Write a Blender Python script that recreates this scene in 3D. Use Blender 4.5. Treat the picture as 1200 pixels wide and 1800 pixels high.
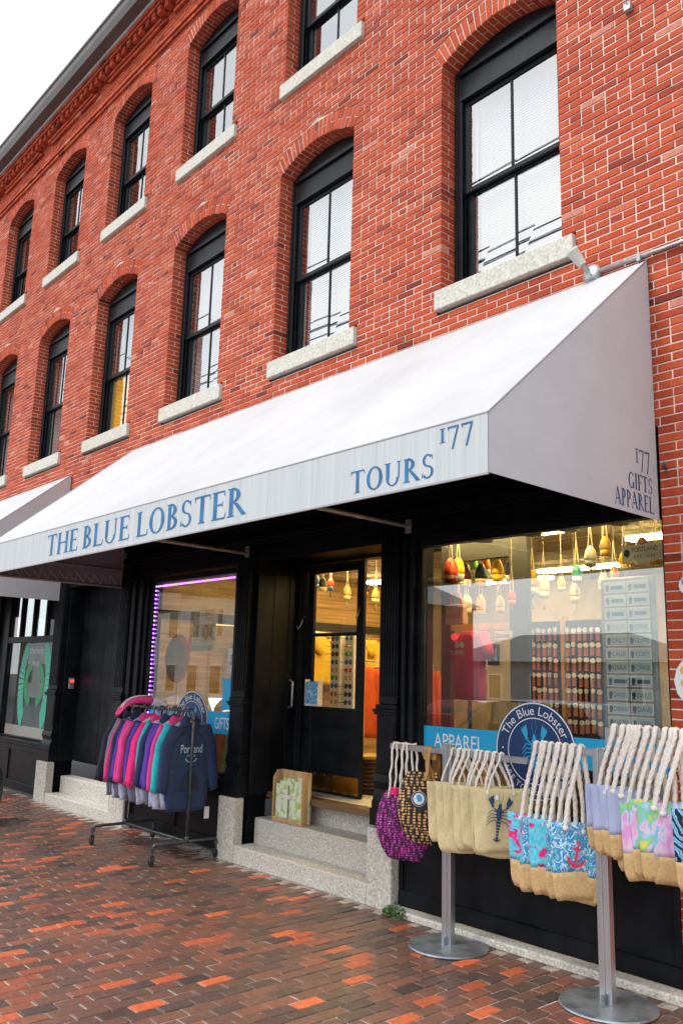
import bpy, bmesh, math, random
from mathutils import Vector, Matrix
random.seed(7)
for o in list(bpy.data.objects): bpy.data.objects.remove(o)
scene = bpy.context.scene
COL = scene.collection
# ---------------------------------------------------------------- camera
CAM = Vector((2.7829, -5.4001, 1.88))
CR = Vector((0.66765991, 0.74398526, 0.02676151)); CU = Vector((0.12717399, -0.14939861, 0.98056455)); CF = Vector((-0.7335237, 0.65128027, 0.19436303))
cam_d = bpy.data.cameras.new('camera'); cam = bpy.data.objects.new('camera', cam_d); COL.objects.link(cam)
cam_d.sensor_fit = 'VERTICAL'; cam_d.sensor_height = 36.0; cam_d.lens = 29.53; cam_d.clip_start = 0.05; cam_d.clip_end = 900
cam.matrix_world = Matrix(((CR.x, CU.x, -CF.x, CAM.x), (CR.y, CU.y, -CF.y, CAM.y), (CR.z, CU.z, -CF.z, CAM.z), (0, 0, 0, 1)))
scene.camera = cam
# ---------------------------------------------------------------- sky and sun (bright overcast)
SUN_EL, SUN_AZ = math.radians(58), math.radians(200)          # azimuth measured clockwise from +y
w = bpy.data.worlds.new('World'); scene.world = w; w.use_nodes = True
nt = w.node_tree; nt.nodes.clear()
out = nt.nodes.new('ShaderNodeOutputWorld'); bg = nt.nodes.new('ShaderNodeBackground'); bg.inputs['Strength'].default_value = 0.13
sky = nt.nodes.new('ShaderNodeTexSky'); sky.sky_type = 'NISHITA'; sky.sun_disc = False
sky.sun_elevation = SUN_EL; sky.sun_rotation = SUN_AZ; sky.dust_density = 4.0; sky.air_density = 1.0
tc = nt.nodes.new('ShaderNodeTexCoord')
ns = nt.nodes.new('ShaderNodeTexNoise'); ns.inputs['Scale'].default_value = 2.2; ns.inputs['Detail'].default_value = 6
rp = nt.nodes.new('ShaderNodeValToRGB'); rp.color_ramp.elements[0].position = .34; rp.color_ramp.elements[1].position = .62
rp.color_ramp.elements[0].color = (4.5, 5.05, 5.45, 1); rp.color_ramp.elements[1].color = (7.6, 7.7, 7.75, 1)
mx = nt.nodes.new('ShaderNodeMix'); mx.data_type = 'RGBA'; mx.inputs[0].default_value = 0.86
L = nt.links.new
L(tc.outputs['Generated'], ns.inputs['Vector']); L(ns.outputs['Fac'], rp.inputs['Fac'])
L(sky.outputs['Color'], mx.inputs[6]); L(rp.outputs['Color'], mx.inputs[7]); L(mx.outputs[2], bg.inputs['Color']); L(bg.outputs[0], out.inputs['Surface'])
sl = bpy.data.lights.new('sun', 'SUN'); sl.energy = 1.3; sl.angle = math.radians(14); sl.color = (1, .965, .91)
so = bpy.data.objects.new('sun', sl); COL.objects.link(so)
sd = Vector((math.sin(SUN_AZ) * math.cos(SUN_EL), math.cos(SUN_AZ) * math.cos(SUN_EL), math.sin(SUN_EL)))
so.rotation_euler = (-sd).to_track_quat('-Z', 'Y').to_euler(); so.location = (0, -20, 30)
vs = scene.view_settings; vs.view_transform = 'Standard'; vs.look = 'None'; vs.gamma = 1; vs.exposure = 0.92; vs.use_curve_mapping = False

# ---------------------------------------------------------------- helpers
class MB:
    def __init__(s): s.v = []; s.f = []; s.a = []; s.t = 0.5
    def add(s, vs_, fs):
        n = len(s.v); s.v += [tuple(p) for p in vs_]; s.f += [tuple(i + n for i in f) for f in fs]; s.a += [s.t] * len(vs_)
        return s
    def box(s, x0, x1, y0, y1, z0, z1):
        return s.add([(x0, y0, z0), (x1, y0, z0), (x1, y1, z0), (x0, y1, z0), (x0, y0, z1), (x1, y0, z1), (x1, y1, z1), (x0, y1, z1)],
                     [(0, 3, 2, 1), (4, 5, 6, 7), (0, 1, 5, 4), (1, 2, 6, 5), (2, 3, 7, 6), (3, 0, 4, 7)])
    def prism(s, pts, off):
        off = Vector(off); n = len(pts); P = [Vector(p) for p in pts]
        return s.add(P + [p + off for p in P], [tuple(range(n))[::-1], tuple(range(n, 2 * n))] + [(i, (i + 1) % n, n + (i + 1) % n, n + i) for i in range(n)])
    def poly(s, pts): return s.add(pts, [tuple(range(len(pts)))])
    def tube(s, path, r, n=8, r1=None, lobes=0, twist=0., cap=True):
        P = [Vector(p) for p in path]; m = len(P); base = len(s.v); vv = []; up = None
        for i in range(m):
            t = (P[min(i + 1, m - 1)] - P[max(i - 1, 0)]).normalized()
            if up is None: up = Vector((0, 0, 1)) if abs(t.z) < .9 else Vector((1, 0, 0))
            a = (up - t * up.dot(t)).normalized(); up = a; b = t.cross(a)
            rr = r if r1 is None else r + (r1 - r) * i / (m - 1)
            for k in range(n):
                q = 2 * math.pi * k / n
                rk = rr * (1 + .22 * math.cos(lobes * (q - twist * i))) if lobes else rr
                vv.append(P[i] + (a * math.cos(q) + b * math.sin(q)) * rk)
        ff = [(i * n + k, i * n + (k + 1) % n, (i + 1) * n + (k + 1) % n, (i + 1) * n + k) for i in range(m - 1) for k in range(n)]
        if cap: ff += [tuple(range(n))[::-1], tuple((m - 1) * n + k for k in range(n))]
        return s.add(vv, ff)
    def rings(s, R, cap=True):
        n = len(R[0]); m = len(R)
        ff = [(i * n + k, i * n + (k + 1) % n, (i + 1) * n + (k + 1) % n, (i + 1) * n + k) for i in range(m - 1) for k in range(n)]
        if cap: ff += [tuple(range(n))[::-1], tuple((m - 1) * n + k for k in range(n))]
        return s.add([p for r in R for p in r], ff)
    def lathe(s, prof, c=(0, 0, 0), n=16, axis='z'):
        R = []
        for r, h in prof:
            ring = []
            for k in range(n):
                q = 2 * math.pi * k / n; a, b = r * math.cos(q), r * math.sin(q)
                p = (a, b, h) if axis == 'z' else ((a, -h, b) if axis == 'y' else (h, a, b))
                ring.append((p[0] + c[0], p[1] + c[1], p[2] + c[2]))
            R.append(ring)
        return s.rings(R)
    def build(s, name, mat, parent=None, smooth=False, bevel=0, seg=1, attr=False):
        me = bpy.data.meshes.new(name); me.from_pydata(s.v, [], s.f); me.materials.append(mat)
        if attr:
            at = me.attributes.new('tone', 'FLOAT', 'POINT'); at.data.foreach_set('value', s.a)
        if smooth:
            me.polygons.foreach_set('use_smooth', [True] * len(me.polygons))
        me.update()
        return link(name, me, parent, bevel, seg)
def link(name, me, parent=None, bevel=0, seg=1):
    o = bpy.data.objects.new(name, me); COL.objects.link(o)
    if parent is not None: put(o, parent)
    if bevel:
        b = o.modifiers.new('bevel', 'BEVEL'); b.width = bevel; b.segments = seg; b.limit_method = 'ANGLE'
    return o
def wloc(o):
    v = Vector((0, 0, 0))
    while o is not None: v = v + o.location; o = o.parent
    return v
def put(o, parent):
    o.parent = parent; o.matrix_parent_inverse = Matrix.Translation(-(WL.get(parent.name) or Vector((0, 0, 0))))
WL = {}                                                       # world base point of every thing built in world coordinates
def thing(name, label, cat, loc=(0, 0, 0), group=None):
    o = bpy.data.objects.new(name, None); COL.objects.link(o); o.location = loc; o.empty_display_size = .1
    WL[o.name] = Vector(loc); tag(o, label, cat, group); return o
def tag(o, label, cat, group=None):
    o['label'] = label; o['category'] = cat
    if group: o['group'] = group
    return o
def struct(o): o['kind'] = 'structure'; return o
def clone(root, loc, label=None, rotz=None, group=None, swap=None):
    r = root.copy(); COL.objects.link(r); r.location = loc; WL[r.name] = Vector(loc)
    if rotz is not None: r.rotation_euler = (0, 0, rotz)
    if label: r['label'] = label
    if group: r['group'] = group
    def rec(src, dst):
        for ch in src.children:
            c = ch.copy(); COL.objects.link(c); c.parent = dst; c.matrix_parent_inverse = ch.matrix_parent_inverse.copy()
            rec(ch, c)
    rec(root, r); return r

# ---------------------------------------------------------------- materials
def nodes_of(m): m.use_nodes = True; return m.node_tree, m.node_tree.nodes['Principled BSDF']
def pbr(name, col, rough=.6, metal=0., var=.0, scale=6., bump=0., bscale=80., col2=None, spec=.5, detail=4., emit=None, estr=0., stretch=None, sheen=0., coat=0.):
    m = bpy.data.materials.new(name); t, b = nodes_of(m)
    b.inputs['Base Color'].default_value = (*col, 1); b.inputs['Roughness'].default_value = rough; b.inputs['Metallic'].default_value = metal
    b.inputs['Specular IOR Level'].default_value = spec
    if coat: b.inputs['Coat Weight'].default_value = coat; b.inputs['Coat Roughness'].default_value = .15
    tcn = t.nodes.new('ShaderNodeTexCoord'); vec = tcn.outputs['Object']
    if stretch:
        mp = t.nodes.new('ShaderNodeMapping'); mp.inputs['Scale'].default_value = stretch; t.links.new(vec, mp.inputs['Vector']); vec = mp.outputs['Vector']
    if var or col2:
        n = t.nodes.new('ShaderNodeTexNoise'); n.inputs['Scale'].default_value = scale; n.inputs['Detail'].default_value = detail; t.links.new(vec, n.inputs['Vector'])
        r = t.nodes.new('ShaderNodeValToRGB'); r.color_ramp.elements[0].position = .32; r.color_ramp.elements[1].position = .68
        c2 = col2 or tuple(min(1, c * (1 + var)) for c in col); c1 = col if col2 else tuple(c * (1 - var) for c in col)
        r.color_ramp.elements[0].color = (*c1, 1); r.color_ramp.elements[1].color = (*c2, 1)
        t.links.new(n.outputs['Fac'], r.inputs['Fac']); t.links.new(r.outputs['Color'], b.inputs['Base Color'])
    if bump:
        n2 = t.nodes.new('ShaderNodeTexNoise'); n2.inputs['Scale'].default_value = bscale; n2.inputs['Detail'].default_value = 5; t.links.new(vec, n2.inputs['Vector'])
        bp = t.nodes.new('ShaderNodeBump'); bp.inputs['Strength'].default_value = bump; bp.inputs['Distance'].default_value = .01
        t.links.new(n2.outputs['Fac'], bp.inputs['Height']); t.links.new(bp.outputs['Normal'], b.inputs['Normal'])
    if emit: b.inputs['Emission Color'].default_value = (*emit, 1); b.inputs['Emission Strength'].default_value = estr
    return m
def glass(name, refl, tint=(1, 1, 1), rough=0.0):
    m = bpy.data.materials.new(name); m.use_nodes = True; t = m.node_tree; t.nodes.clear()
    o = t.nodes.new('ShaderNodeOutputMaterial'); mix = t.nodes.new('ShaderNodeMixShader'); mix.inputs[0].default_value = refl
    tr = t.nodes.new('ShaderNodeBsdfTransparent'); tr.inputs[0].default_value = (*tint, 1); g = t.nodes.new('ShaderNodeBsdfGlossy'); g.inputs['Roughness'].default_value = rough
    t.links.new(tr.outputs[0], mix.inputs[1]); t.links.new(g.outputs[0], mix.inputs[2]); t.links.new(mix.outputs[0], o.inputs[0])
    return m
def tone_mat(name, stops, rough, spec=.4, mott=.25, mscale=14., bump=.35, bscale=90., pale=None, rvar=0.):
    m = bpy.data.materials.new(name); t, b = nodes_of(m); b.inputs['Roughness'].default_value = rough; b.inputs['Specular IOR Level'].default_value = spec
    at = t.nodes.new('ShaderNodeAttribute'); at.attribute_name = 'tone'
    rp = t.nodes.new('ShaderNodeValToRGB'); cr = rp.color_ramp
    while len(cr.elements) < len(stops): cr.elements.new(.5)
    for e, (p, c) in zip(cr.elements, stops): e.position = p; e.color = (*c, 1)
    g = t.nodes.new('ShaderNodeNewGeometry')
    n = t.nodes.new('ShaderNodeTexNoise'); n.inputs['Scale'].default_value = mscale; n.inputs['Detail'].default_value = 7; n.inputs['Roughness'].default_value = .65
    mr = t.nodes.new('ShaderNodeMapRange'); mr.inputs[1].default_value = .25; mr.inputs[2].default_value = .75; mr.inputs[3].default_value = 1 - mott; mr.inputs[4].default_value = 1 + mott
    mu = t.nodes.new('ShaderNodeMix'); mu.data_type = 'RGBA'; mu.blend_type = 'MULTIPLY'; mu.inputs[0].default_value = 1
    t.links.new(at.outputs['Fac'], rp.inputs['Fac']); t.links.new(g.outputs['Position'], n.inputs['Vector']); t.links.new(n.outputs['Fac'], mr.inputs[0])
    t.links.new(rp.outputs['Color'], mu.inputs[6]); t.links.new(mr.outputs[0], mu.inputs[7]); colout = mu.outputs[2]
    if pale:
        n3 = t.nodes.new('ShaderNodeTexNoise'); n3.inputs['Scale'].default_value = pale[2]; n3.inputs['Detail'].default_value = 8; n3.inputs['Roughness'].default_value = .7
        m3 = t.nodes.new('ShaderNodeMapRange'); m3.inputs[1].default_value = pale[3]; m3.inputs[2].default_value = pale[3] + .12; m3.inputs[4].default_value = pale[1]
        x3 = t.nodes.new('ShaderNodeMix'); x3.data_type = 'RGBA'; x3.inputs[7].default_value = (*pale[0], 1)
        t.links.new(g.outputs['Position'], n3.inputs['Vector']); t.links.new(n3.outputs['Fac'], m3.inputs[0]); t.links.new(m3.outputs[0], x3.inputs[0]); t.links.new(colout, x3.inputs[6]); colout = x3.outputs[2]
    t.links.new(colout, b.inputs['Base Color'])
    n2 = t.nodes.new('ShaderNodeTexNoise'); n2.inputs['Scale'].default_value = bscale; n2.inputs['Detail'].default_value = 6; t.links.new(g.outputs['Position'], n2.inputs['Vector'])
    bp = t.nodes.new('ShaderNodeBump'); bp.inputs['Strength'].default_value = bump; bp.inputs['Distance'].default_value = .008
    t.links.new(n2.outputs['Fac'], bp.inputs['Height']); t.links.new(bp.outputs['Normal'], b.inputs['Normal'])
    if rvar:
        m4 = t.nodes.new('ShaderNodeMapRange'); m4.inputs[1].default_value = .3; m4.inputs[2].default_value = .7; m4.inputs[3].default_value = rough - rvar; m4.inputs[4].default_value = rough + rvar
        n4 = t.nodes.new('ShaderNodeTexNoise'); n4.inputs['Scale'].default_value = 1.6; t.links.new(g.outputs['Position'], n4.inputs['Vector']); t.links.new(n4.outputs['Fac'], m4.inputs[0]); t.links.new(m4.outputs[0], b.inputs['Roughness'])
    return m
M = {}
M['brick'] = tone_mat('brick', [(0, (.17, .026, .018)), (.12, (.31, .045, .022)), (.5, (.46, .070, .028)), (.85, (.54, .098, .038)), (.95, (.56, .13, .065)), (1, (.56, .21, .15))], .8, spec=.25, mott=.26, mscale=26, pale=((.66, .42, .34), .5, 2.4, .65))
M['mortar'] = pbr('mortar', (.74, .64, .57), .9, var=.16, scale=5, bump=.4, bscale=120)
M['paver'] = tone_mat('paver', [(0, (.050, .038, .034)), (.3, (.10, .060, .047)), (.55, (.155, .072, .050)), (.78, (.22, .080, .050)), (.9, (.38, .085, .038)), (1, (.55, .12, .045))], .42, spec=.6, mott=.4, mscale=30, bump=.5, bscale=60, pale=((.50, .44, .40), .55, 55., .605), rvar=.14)
M['sand'] = pbr('joint_sand', (.44, .37, .31), .9, var=.35, scale=12, bump=.5, bscale=200)
M['granite'] = pbr('granite', (.38, .35, .30), .8, col2=(.74, .71, .65), scale=55, bump=.6, bscale=45, detail=6)
M['sill'] = pbr('granite_sill', (.46, .44, .385), .8, col2=(.70, .68, .62), scale=38, bump=.4, bscale=60, detail=6)
M['asphalt'] = pbr('asphalt', (.055, .055, .058), .85, var=.3, scale=30, bump=.4, bscale=150)
M['black'] = pbr('black_paint', (.0035, .0045, .0065), .42, col2=(.012, .014, .018), scale=4, bump=.12, bscale=40, spec=.16)
M['blackmatte'] = pbr('black_board', (.004, .0048, .0065), .55, var=.4, scale=5, bump=.15, bscale=60, spec=.1)
M['sash'] = pbr('dark_sash', (.008, .011, .015), .4, spec=.25, var=.3, scale=8, bump=.1, bscale=60)
M['cream'] = pbr('cream_trim', (.62, .60, .54), .6, var=.15, scale=10)
M['gutter'] = pbr('brown_gutter', (.085, .068, .066), .45, var=.2, scale=2)
M['white_edge'] = pbr('white_flashing', (.7, .72, .75), .5, var=.1)
M['steel'] = pbr('brushed_steel', (.52, .54, .57), .34, metal=.9, var=.12, scale=14, stretch=(1, 1, .05), bump=.05)
M['basesteel'] = pbr('dull_steel', (.30, .33, .36), .42, metal=.75, var=.35, scale=9, bump=.2, bscale=40)
M['pipe'] = pbr('iron_pipe', (.10, .11, .125), .4, metal=.7, var=.25, scale=20, bump=.1)
M['galv'] = pbr('galvanised', (.42, .43, .44), .45, metal=.6, var=.2, scale=20)
M['rubber'] = pbr('black_rubber', (.012, .012, .013), .6, var=.3, scale=20)
M['brass'] = pbr('worn_brass', (.58, .36, .08), .25, metal=1., var=.4, scale=7)
M['wood'] = pbr('pine_box', (.55, .36, .17), .6, var=.2, scale=14, stretch=(1, 1, .15))
M['glass_shop'] = glass('shop_glass', .22, (.93, .97, .97))
M['glass_up'] = glass('upper_glass', .52, (.95, .98, 1), .006)
M['glass_door'] = glass('door_glass', .05)
# ---------------------------------------------------------------- the setting: road, pavement, pavers
def on_screen(p, mg=20):
    v = Vector(p) - CAM; d = v.dot(CF)
    if d < .2: return None
    x = 600 + 1476.5 * v.dot(CR) / d; y = 900 - 1476.5 * v.dot(CU) / d
    return (x, y, d) if -mg < x < 1200 + mg and -mg < y < 1800 + mg else None
road = struct(MB().add([(-400, -400, -.13), (400, -400, -.13), (400, 300, -.13), (-400, 300, -.13)], [(0, 1, 2, 3)]).build('road', M['asphalt']))
pave = struct(MB().box(-30, 12, -5.9, .3, -.129, -.0075).build('pavement', M['sand']))
kerb = struct(MB().box(-30, 12, -6.08, -5.905, -.128, .004).build('kerb', M['granite'], bevel=.015))
def rbrick(mb, x0, x1, x0t, x1t, y0, y1, z0, z1, tone, jit=.0015, ch=.004, front=True):
    """one wall brick: slightly irregular, chamfered front; x0,x1 at its bottom and x0t,x1t at its top"""
    j = lambda: random.uniform(-jit, jit)
    yf = y0 + random.uniform(-.003, .002)
    f = [(x0 + ch + j(), yf, z0 + ch + j()), (x1 - ch + j(), yf, z0 + ch + j()), (x1t - ch + j(), yf, z1 - ch + j()), (x0t + ch + j(), yf, z1 - ch + j())]
    m = [(x0 + j() / 2, yf + ch, z0), (x1 + j() / 2, yf + ch, z0), (x1t + j() / 2, yf + ch, z1), (x0t + j() / 2, yf + ch, z1)]
    k = [(x0, y1, z0), (x1, y1, z0), (x1t, y1, z1), (x0t, y1, z1)]
    mb.t = tone
    mb.add(f + m + k, [(0, 1, 2, 3)] + [(4 + i, 4 + (i + 1) % 4, (i + 1) % 4, i) for i in range(4)] + [(8 + i, 8 + (i + 1) % 4, 4 + (i + 1) % 4, 4 + i) for i in range(4)])
def paver(mb, x, y, w, l, tone):
    j = lambda s=.002: random.uniform(-s, s)
    z = random.uniform(-.003, .002); c = .004; tx, ty = j(.003), j(.003)
    P = lambda a, b, dz: (x + a, y + b, z + dz + tx * a / w + ty * b / l)
    hw, hl = w / 2, l / 2
    top = [P(-hw + c + j(), -hl + c + j(), 0), P(hw - c + j(), -hl + c + j(), 0), P(hw - c + j(), hl - c + j(), 0), P(-hw + c + j(), hl - c + j(), 0)]
    mid = [P(-hw, -hl, -c), P(hw, -hl, -c), P(hw, hl, -c), P(-hw, hl, -c)]
    bot = [(a, b, -.0125) for a, b, _ in mid]
    mb.t = tone
    mb.add(top + mid + bot, [(0, 1, 2, 3)] + [(4 + i, 4 + (i + 1) % 4, (i + 1) % 4, i) for i in range(4)] + [(8 + i, 8 + (i + 1) % 4, 4 + (i + 1) % 4, 4 + i) for i in range(4)])
def ptone(x, y):
    cl = .5 + .5 * math.sin(x * 1.3 + 1.1 * math.sin(y * 1.7)) * math.sin(y * 1.9 + x * .6)
    r = random.random()
    if r < .055 + .07 * cl: return random.uniform(.86, 1)
    if x < -2.6 and y < -1.6 and r < .4: return random.uniform(.6, .85)
    return min(.8, max(0, random.gauss(.36 + .16 * cl, .17)))
pl = []
PW, PLn = .105, .208
ix = 0; x = -19.0
while x < 3.6:
    off = random.uniform(-.02, .02) + (PLn / 2 if ix % 2 else 0); y = -5.85 + off
    while y < .02:
        if not (y > -.22 and (-5.0 < x < -2.46 or -9.75 < x < -7.1) and y + PLn / 2 > -.1) and y < -.02 - (.14 if x > -2.4 else 0):
            pl.append((x + random.uniform(-.002, .002), y, PW - random.uniform(.006, .011), PLn - random.uniform(.006, .012), ptone(x, y)))
        y += PLn
    x += PW; ix += 1
vis = []
for i, p in enumerate(pl):
    s = on_screen((p[0], p[1], 0), -5)
    if s: vis.append((s[2], i))
near = set(i for _, i in sorted(vis)[:300])
rest = MB()
for i, p in enumerate(pl):
    if i in near:
        mb = MB(); paver(mb, *p); mb.build('paving_brick', M['paver'], pave, attr=True)
    else: paver(rest, *p)
o = rest.build('paving_bricks', M['paver'], pave, attr=True); o['kind'] = 'stuff'

# ---------------------------------------------------------------- the brick building
BLD = thing('brick_building', 'three storey red brick row building with arched windows and black shopfronts', 'building', (-6, 0, 0))
SX = [-2.0565, -4.6022, -7.0254, -9.3791, -11.7131, -14.03]     # left end of every sill
Z2, Z3, SILLH, WS = 5.39, 8.97, .189, 1.4588
OPEN = []                                                       # x0, x1, z0, spring, rise, storey
for k, sx in enumerate(SX):
    OPEN.append((sx + .045, sx + 1.335, Z2, 7.74, .175, 2)); OPEN.append((sx + .045, sx + 1.335, Z3, 11.02, .175, 3))
CH, BH = .0645, .0545
RING = .225
def arc(op, extra=0.):
    a = (op[1] - op[0]) / 2; h = op[4]; R = (a * a + h * h) / (2 * h)
    return (op[0] + op[1]) / 2, op[3] + h - R, R + extra
def block(op, z, ext):
    """half-open interval blocked at height z by an opening (ext = with its arch ring)"""
    x0, x1, z0, sp, h, st = op
    if z < z0: return None
    cx, cz, R = arc(op, RING + .006 if ext else 0)
    lim = math.atan2((x1 - x0) / 2, sp - (cz)) if True else 0
    if z <= sp: 
        return (x0, x1)
    d = R * R - (z - cz) ** 2
    if d <= 0: return None
    hw = math.sqrt(d)
    if ext:
        zs = cz + R * math.cos(lim)                               # height of the skewback's outer end
        if z < zs: hw = (x1 - x0) / 2 + (z - sp) * math.tan(lim)
    return (cx - hw, cx + hw)
def spans(z0, z1, xa, xb, ext, gap):
    """free spans of a course between z0 and z1 -> (x0,x1,x0t,x1t, leftEdgeIsJamb, rightEdgeIsJamb)"""
    bl = []
    for op in OPEN:
        a, b = block(op, z0, ext), block(op, z1, ext)
        if a is None and b is None:
            continue
        if a is None: a = (b[0] + (b[1] - b[0]) * .0, b[1]) if z1 <= op[3] else None
        if a is None: continue
        if b is None: c = (a[0] + a[1]) / 2; b = (c - .001, c + .001)
        bl.append((a[0] - gap, a[1] + gap, b[0] - gap, b[1] + gap, z1 <= op[3] + .03))
    for (sx, z) in sill_spans:
        if z1 > z - SILLH and z0 < z + .001: bl.append((sx - .004, sx + WS + .004, sx - .004, sx + WS + .004, False))
    bl.sort(); m = []
    for q in bl:
        if m and q[0] < m[-1][1]: m[-1] = (m[-1][0], max(m[-1][1], q[1]), m[-1][2], max(m[-1][3], q[3]), q[4] or m[-1][4])
        else: m.append(q)
    res = []; c, ct, jl = xa, xa, False
    for q in m:
        res.append((c, q[0], ct, q[2], jl, q[4])); c, ct, jl = q[1], q[3], q[4]
    res.append((c, xb, ct, xb, jl, False))
    return [r for r in res if r[1] - r[0] > .012 and r[3] - r[2] > .004]
sill_spans = [(sx, Z2) for sx in SX] + [(sx, Z3) for sx in SX]
XA, XB, ZTOP = -17.0, 1.6, 11.42
def btone():
    r = random.random()
    if r < .05: return random.uniform(0, .2)
    if r > .985: return 1.0
    return min(.95, max(.12, random.gauss(.55, .17)))
BR = []                                                         # all bricks: args for rbrick
mort = MB(); zi = 0; z = 0.004
while z + BH < ZTOP:
    xa = 0.012 if z < 3.62 else XA
    header = zi % 8 == 3
    pitch = .1085 if header else .217
    for (a, b, at, bt, jl, jr) in spans(z, z + BH, xa, XB, True, 0):
        x = math.floor((a + 40) / pitch) * pitch - 40 + (0 if header else (pitch / 2 if zi % 2 else 0))
        if x > a: x -= pitch
        while x < b - .004:
            l, r = (a if x - a < .062 else x), min(x + pitch - .0105, b)
            if b - r < .055: r = b
            if l == a and r - l < .045 and r != b: x += pitch; continue
            if r - l > .018:
                lt = l + (at - a) if l == a else l; rt = r + (bt - b) if r == b else r
                if rt - lt > .004:
                    dep = .1
                    el = (l == a and jl); er = (r == b and jr)
                    if el or er:
                        if zi % 2: dep = .205
                        else: BR.append((l, r, lt, rt, .112, .205, z, z + BH, btone() * .9))
                    BR.append((l, r, lt, rt, 0., dep, z, z + BH, btone()))
            if r == b: break
            x += pitch
    zt = z + CH
    for (a, b, at, bt, jl, jr) in spans(z, zt, xa, XB, False, .004):
        mort.add([(a, .0055, z - .0005), (b, .0055, z - .0005), (bt, .0055, zt), (at, .0055, zt)], [(0, 1, 2, 3)])
    z += CH; zi += 1
for op in OPEN:                                                   # mortar on jambs and soffit
    x0, x1, z0, sp, h, st = op
    mort.add([(x0 - .004, .0085, z0 - .05), (x0 - .004, .3, z0 - .05), (x0 - .004, .3, sp + .02), (x0 - .004, .0085, sp + .02)], [(0, 1, 2, 3)])
    mort.add([(x1 + .004, .0085, z0 - .05), (x1 + .004, .3, z0 - .05), (x1 + .004, .3, sp + .02), (x1 + .004, .0085, sp + .02)], [(3, 2, 1, 0)])
    cx, cz, R = arc(op, .004); lim = math.asin((x1 - x0) / 2 / arc(op)[2]); n = 16
    A = [(cx + R * math.sin(-lim + 2 * lim * i / n), cz + R * math.cos(-lim + 2 * lim * i / n)) for i in range(n + 1)]
    for i in range(n):
        (a, b), (c, d) = A[i], A[i + 1]
        mort.add([(a, .0085, b), (c, .0085, d), (c, .3, d), (a, .3, b)], [(0, 1, 2, 3)])
mort.add([(0.012, -.0005, 0), (.012, .4, 0), (.012, .4, 3.62), (.012, -.0005, 3.62)], [(0, 1, 2, 3)]) if False else None
wall = mort.build('wall', M['mortar'], BLD)
VOU = []                                                          # wedge bricks of the arches
for op in OPEN:
    x0, x1, z0, sp, h, st = op; cx, cz, R = arc(op); lim = math.asin((x1 - x0) / 2 / R)
    n = 21; g = .0045 / R
    for i in range(n):
        t0, t1 = -lim + 2 * lim * i / n + g, -lim + 2 * lim * (i + 1) / n - g
        cuts = [(0, RING)] if i % 2 else [(0, .108), (.118, RING)]
        for (ra, rb) in cuts:
            VOU.append(((cx, cz, R), t0, t1, ra, rb, 0., .1 if i % 2 else .2, btone() * .92))
        if i % 2: VOU.append(((cx, cz, R), t0, t1, 0, .108, .11, .205, btone() * .85))
def voussoir(mb, c, t0, t1, ra, rb, y0, y1, tone):
    cx, cz, R = c; j = lambda: random.uniform(-.001, .001); y0 += random.uniform(-.002, .002)
    p = [(cx + (R + r) * math.sin(t), cz + (R + r) * math.cos(t)) for t, r in ((t0, ra), (t1, ra), (t1, rb), (t0, rb))]
    mx_, mz_ = sum(q[0] for q in p) / 4, sum(q[1] for q in p) / 4; s = .94
    f = [(mx_ + (a - mx_) * s + j(), y0, mz_ + (b - mz_) * s + j()) for a, b in p]; m = [(a, y0 + .004, b) for a, b in p]; k = [(a, y1, b) for a, b in p]
    mb.t = tone
    mb.add(f + m + k, [(0, 1, 2, 3)] + [(4 + i, 4 + (i + 1) % 4, (i + 1) % 4, i) for i in range(4)] + [(8 + i, 8 + (i + 1) % 4, 4 + (i + 1) % 4, 4 + i) for i in range(4)])
vis = []
for i, b in enumerate(BR):
    c = ((b[0] + b[1]) / 2, b[4], (b[6] + b[7]) / 2)
    s = on_screen(c, -12)
    if s and b[4] == 0. and (b[1] - b[0]) > .08 and (c[0] > .02 or c[2] > 5.0): vis.append((s[2], i))
near = set(i for _, i in sorted(vis)[:300]); rest = MB()
for i, b in enumerate(BR):
    if i in near:
        mb = MB(); rbrick(mb, *b); mb.build('brick', M['brick'], wall, attr=True)
    else: rbrick(rest, *b)
o = rest.build('bricks', M['brick'], wall, attr=True); o['kind'] = 'stuff'
av = MB(); near_arch = []
for v in VOU:
    if v[0][0] > -2 and v[0][1] < 9:                               # the arch nearest the street corner: its wedge bricks one by one
        mb = MB(); voussoir(mb, *v); mb.build('arch_brick', M['brick'], wall, attr=True)
    else: voussoir(av, *v)
o = av.build('arch_bricks', M['brick'], wall, attr=True); o['kind'] = 'stuff'

# cornice: belt courses, dentils, crown, gutter
cb = MB()
def course(y0, z0, xa=XA, xb=XB, gaps=None, pitch=.217, ph=0.):
    x = xa + ph
    while x < xb:
        skip = False
        if gaps:
            for g0, g1 in gaps:
                if g0 < x + pitch / 2 < g1: skip = True
        rbrick(cb, x, x + pitch - .01, x, x + pitch - .01, y0 if not skip else -.001, .1, z0, z0 + BH, btone())
        x += pitch
piers = [(sx - .75, sx - .35) for sx in SX] + [(SX[0] + 1.8, SX[0] + 2.2)]
course(-.035, 11.42); course(-.06, 11.4845, ph=.1); course(-.002, 11.549); 
z = 11.6135
for i in range(4): course(-.0, z, ph=.1 * (i % 2)); z += CH
course(-.045, z, gaps=piers); z += CH; course(-.07, z, gaps=piers, ph=.1); z += CH
x = XA
while x < XB:                                                       # dentils
    for k in range(2): rbrick(cb, x, x + .1, x, x + .1, -.13 - .015 * (int(x * 4) % 2), .1, z + k * CH, z + k * CH + BH, btone())
    x += .2
course(-.005, z); course(-.005, z + CH, ph=.1); z += 2 * CH
course(-.16, z); z += CH; course(-.18, z, ph=.1); z += CH
cb2 = MB(); cb2.box(XA, XB, .012, .1, 11.40, z); cb2.build('cornice_mortar', M['mortar'], BLD)
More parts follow.
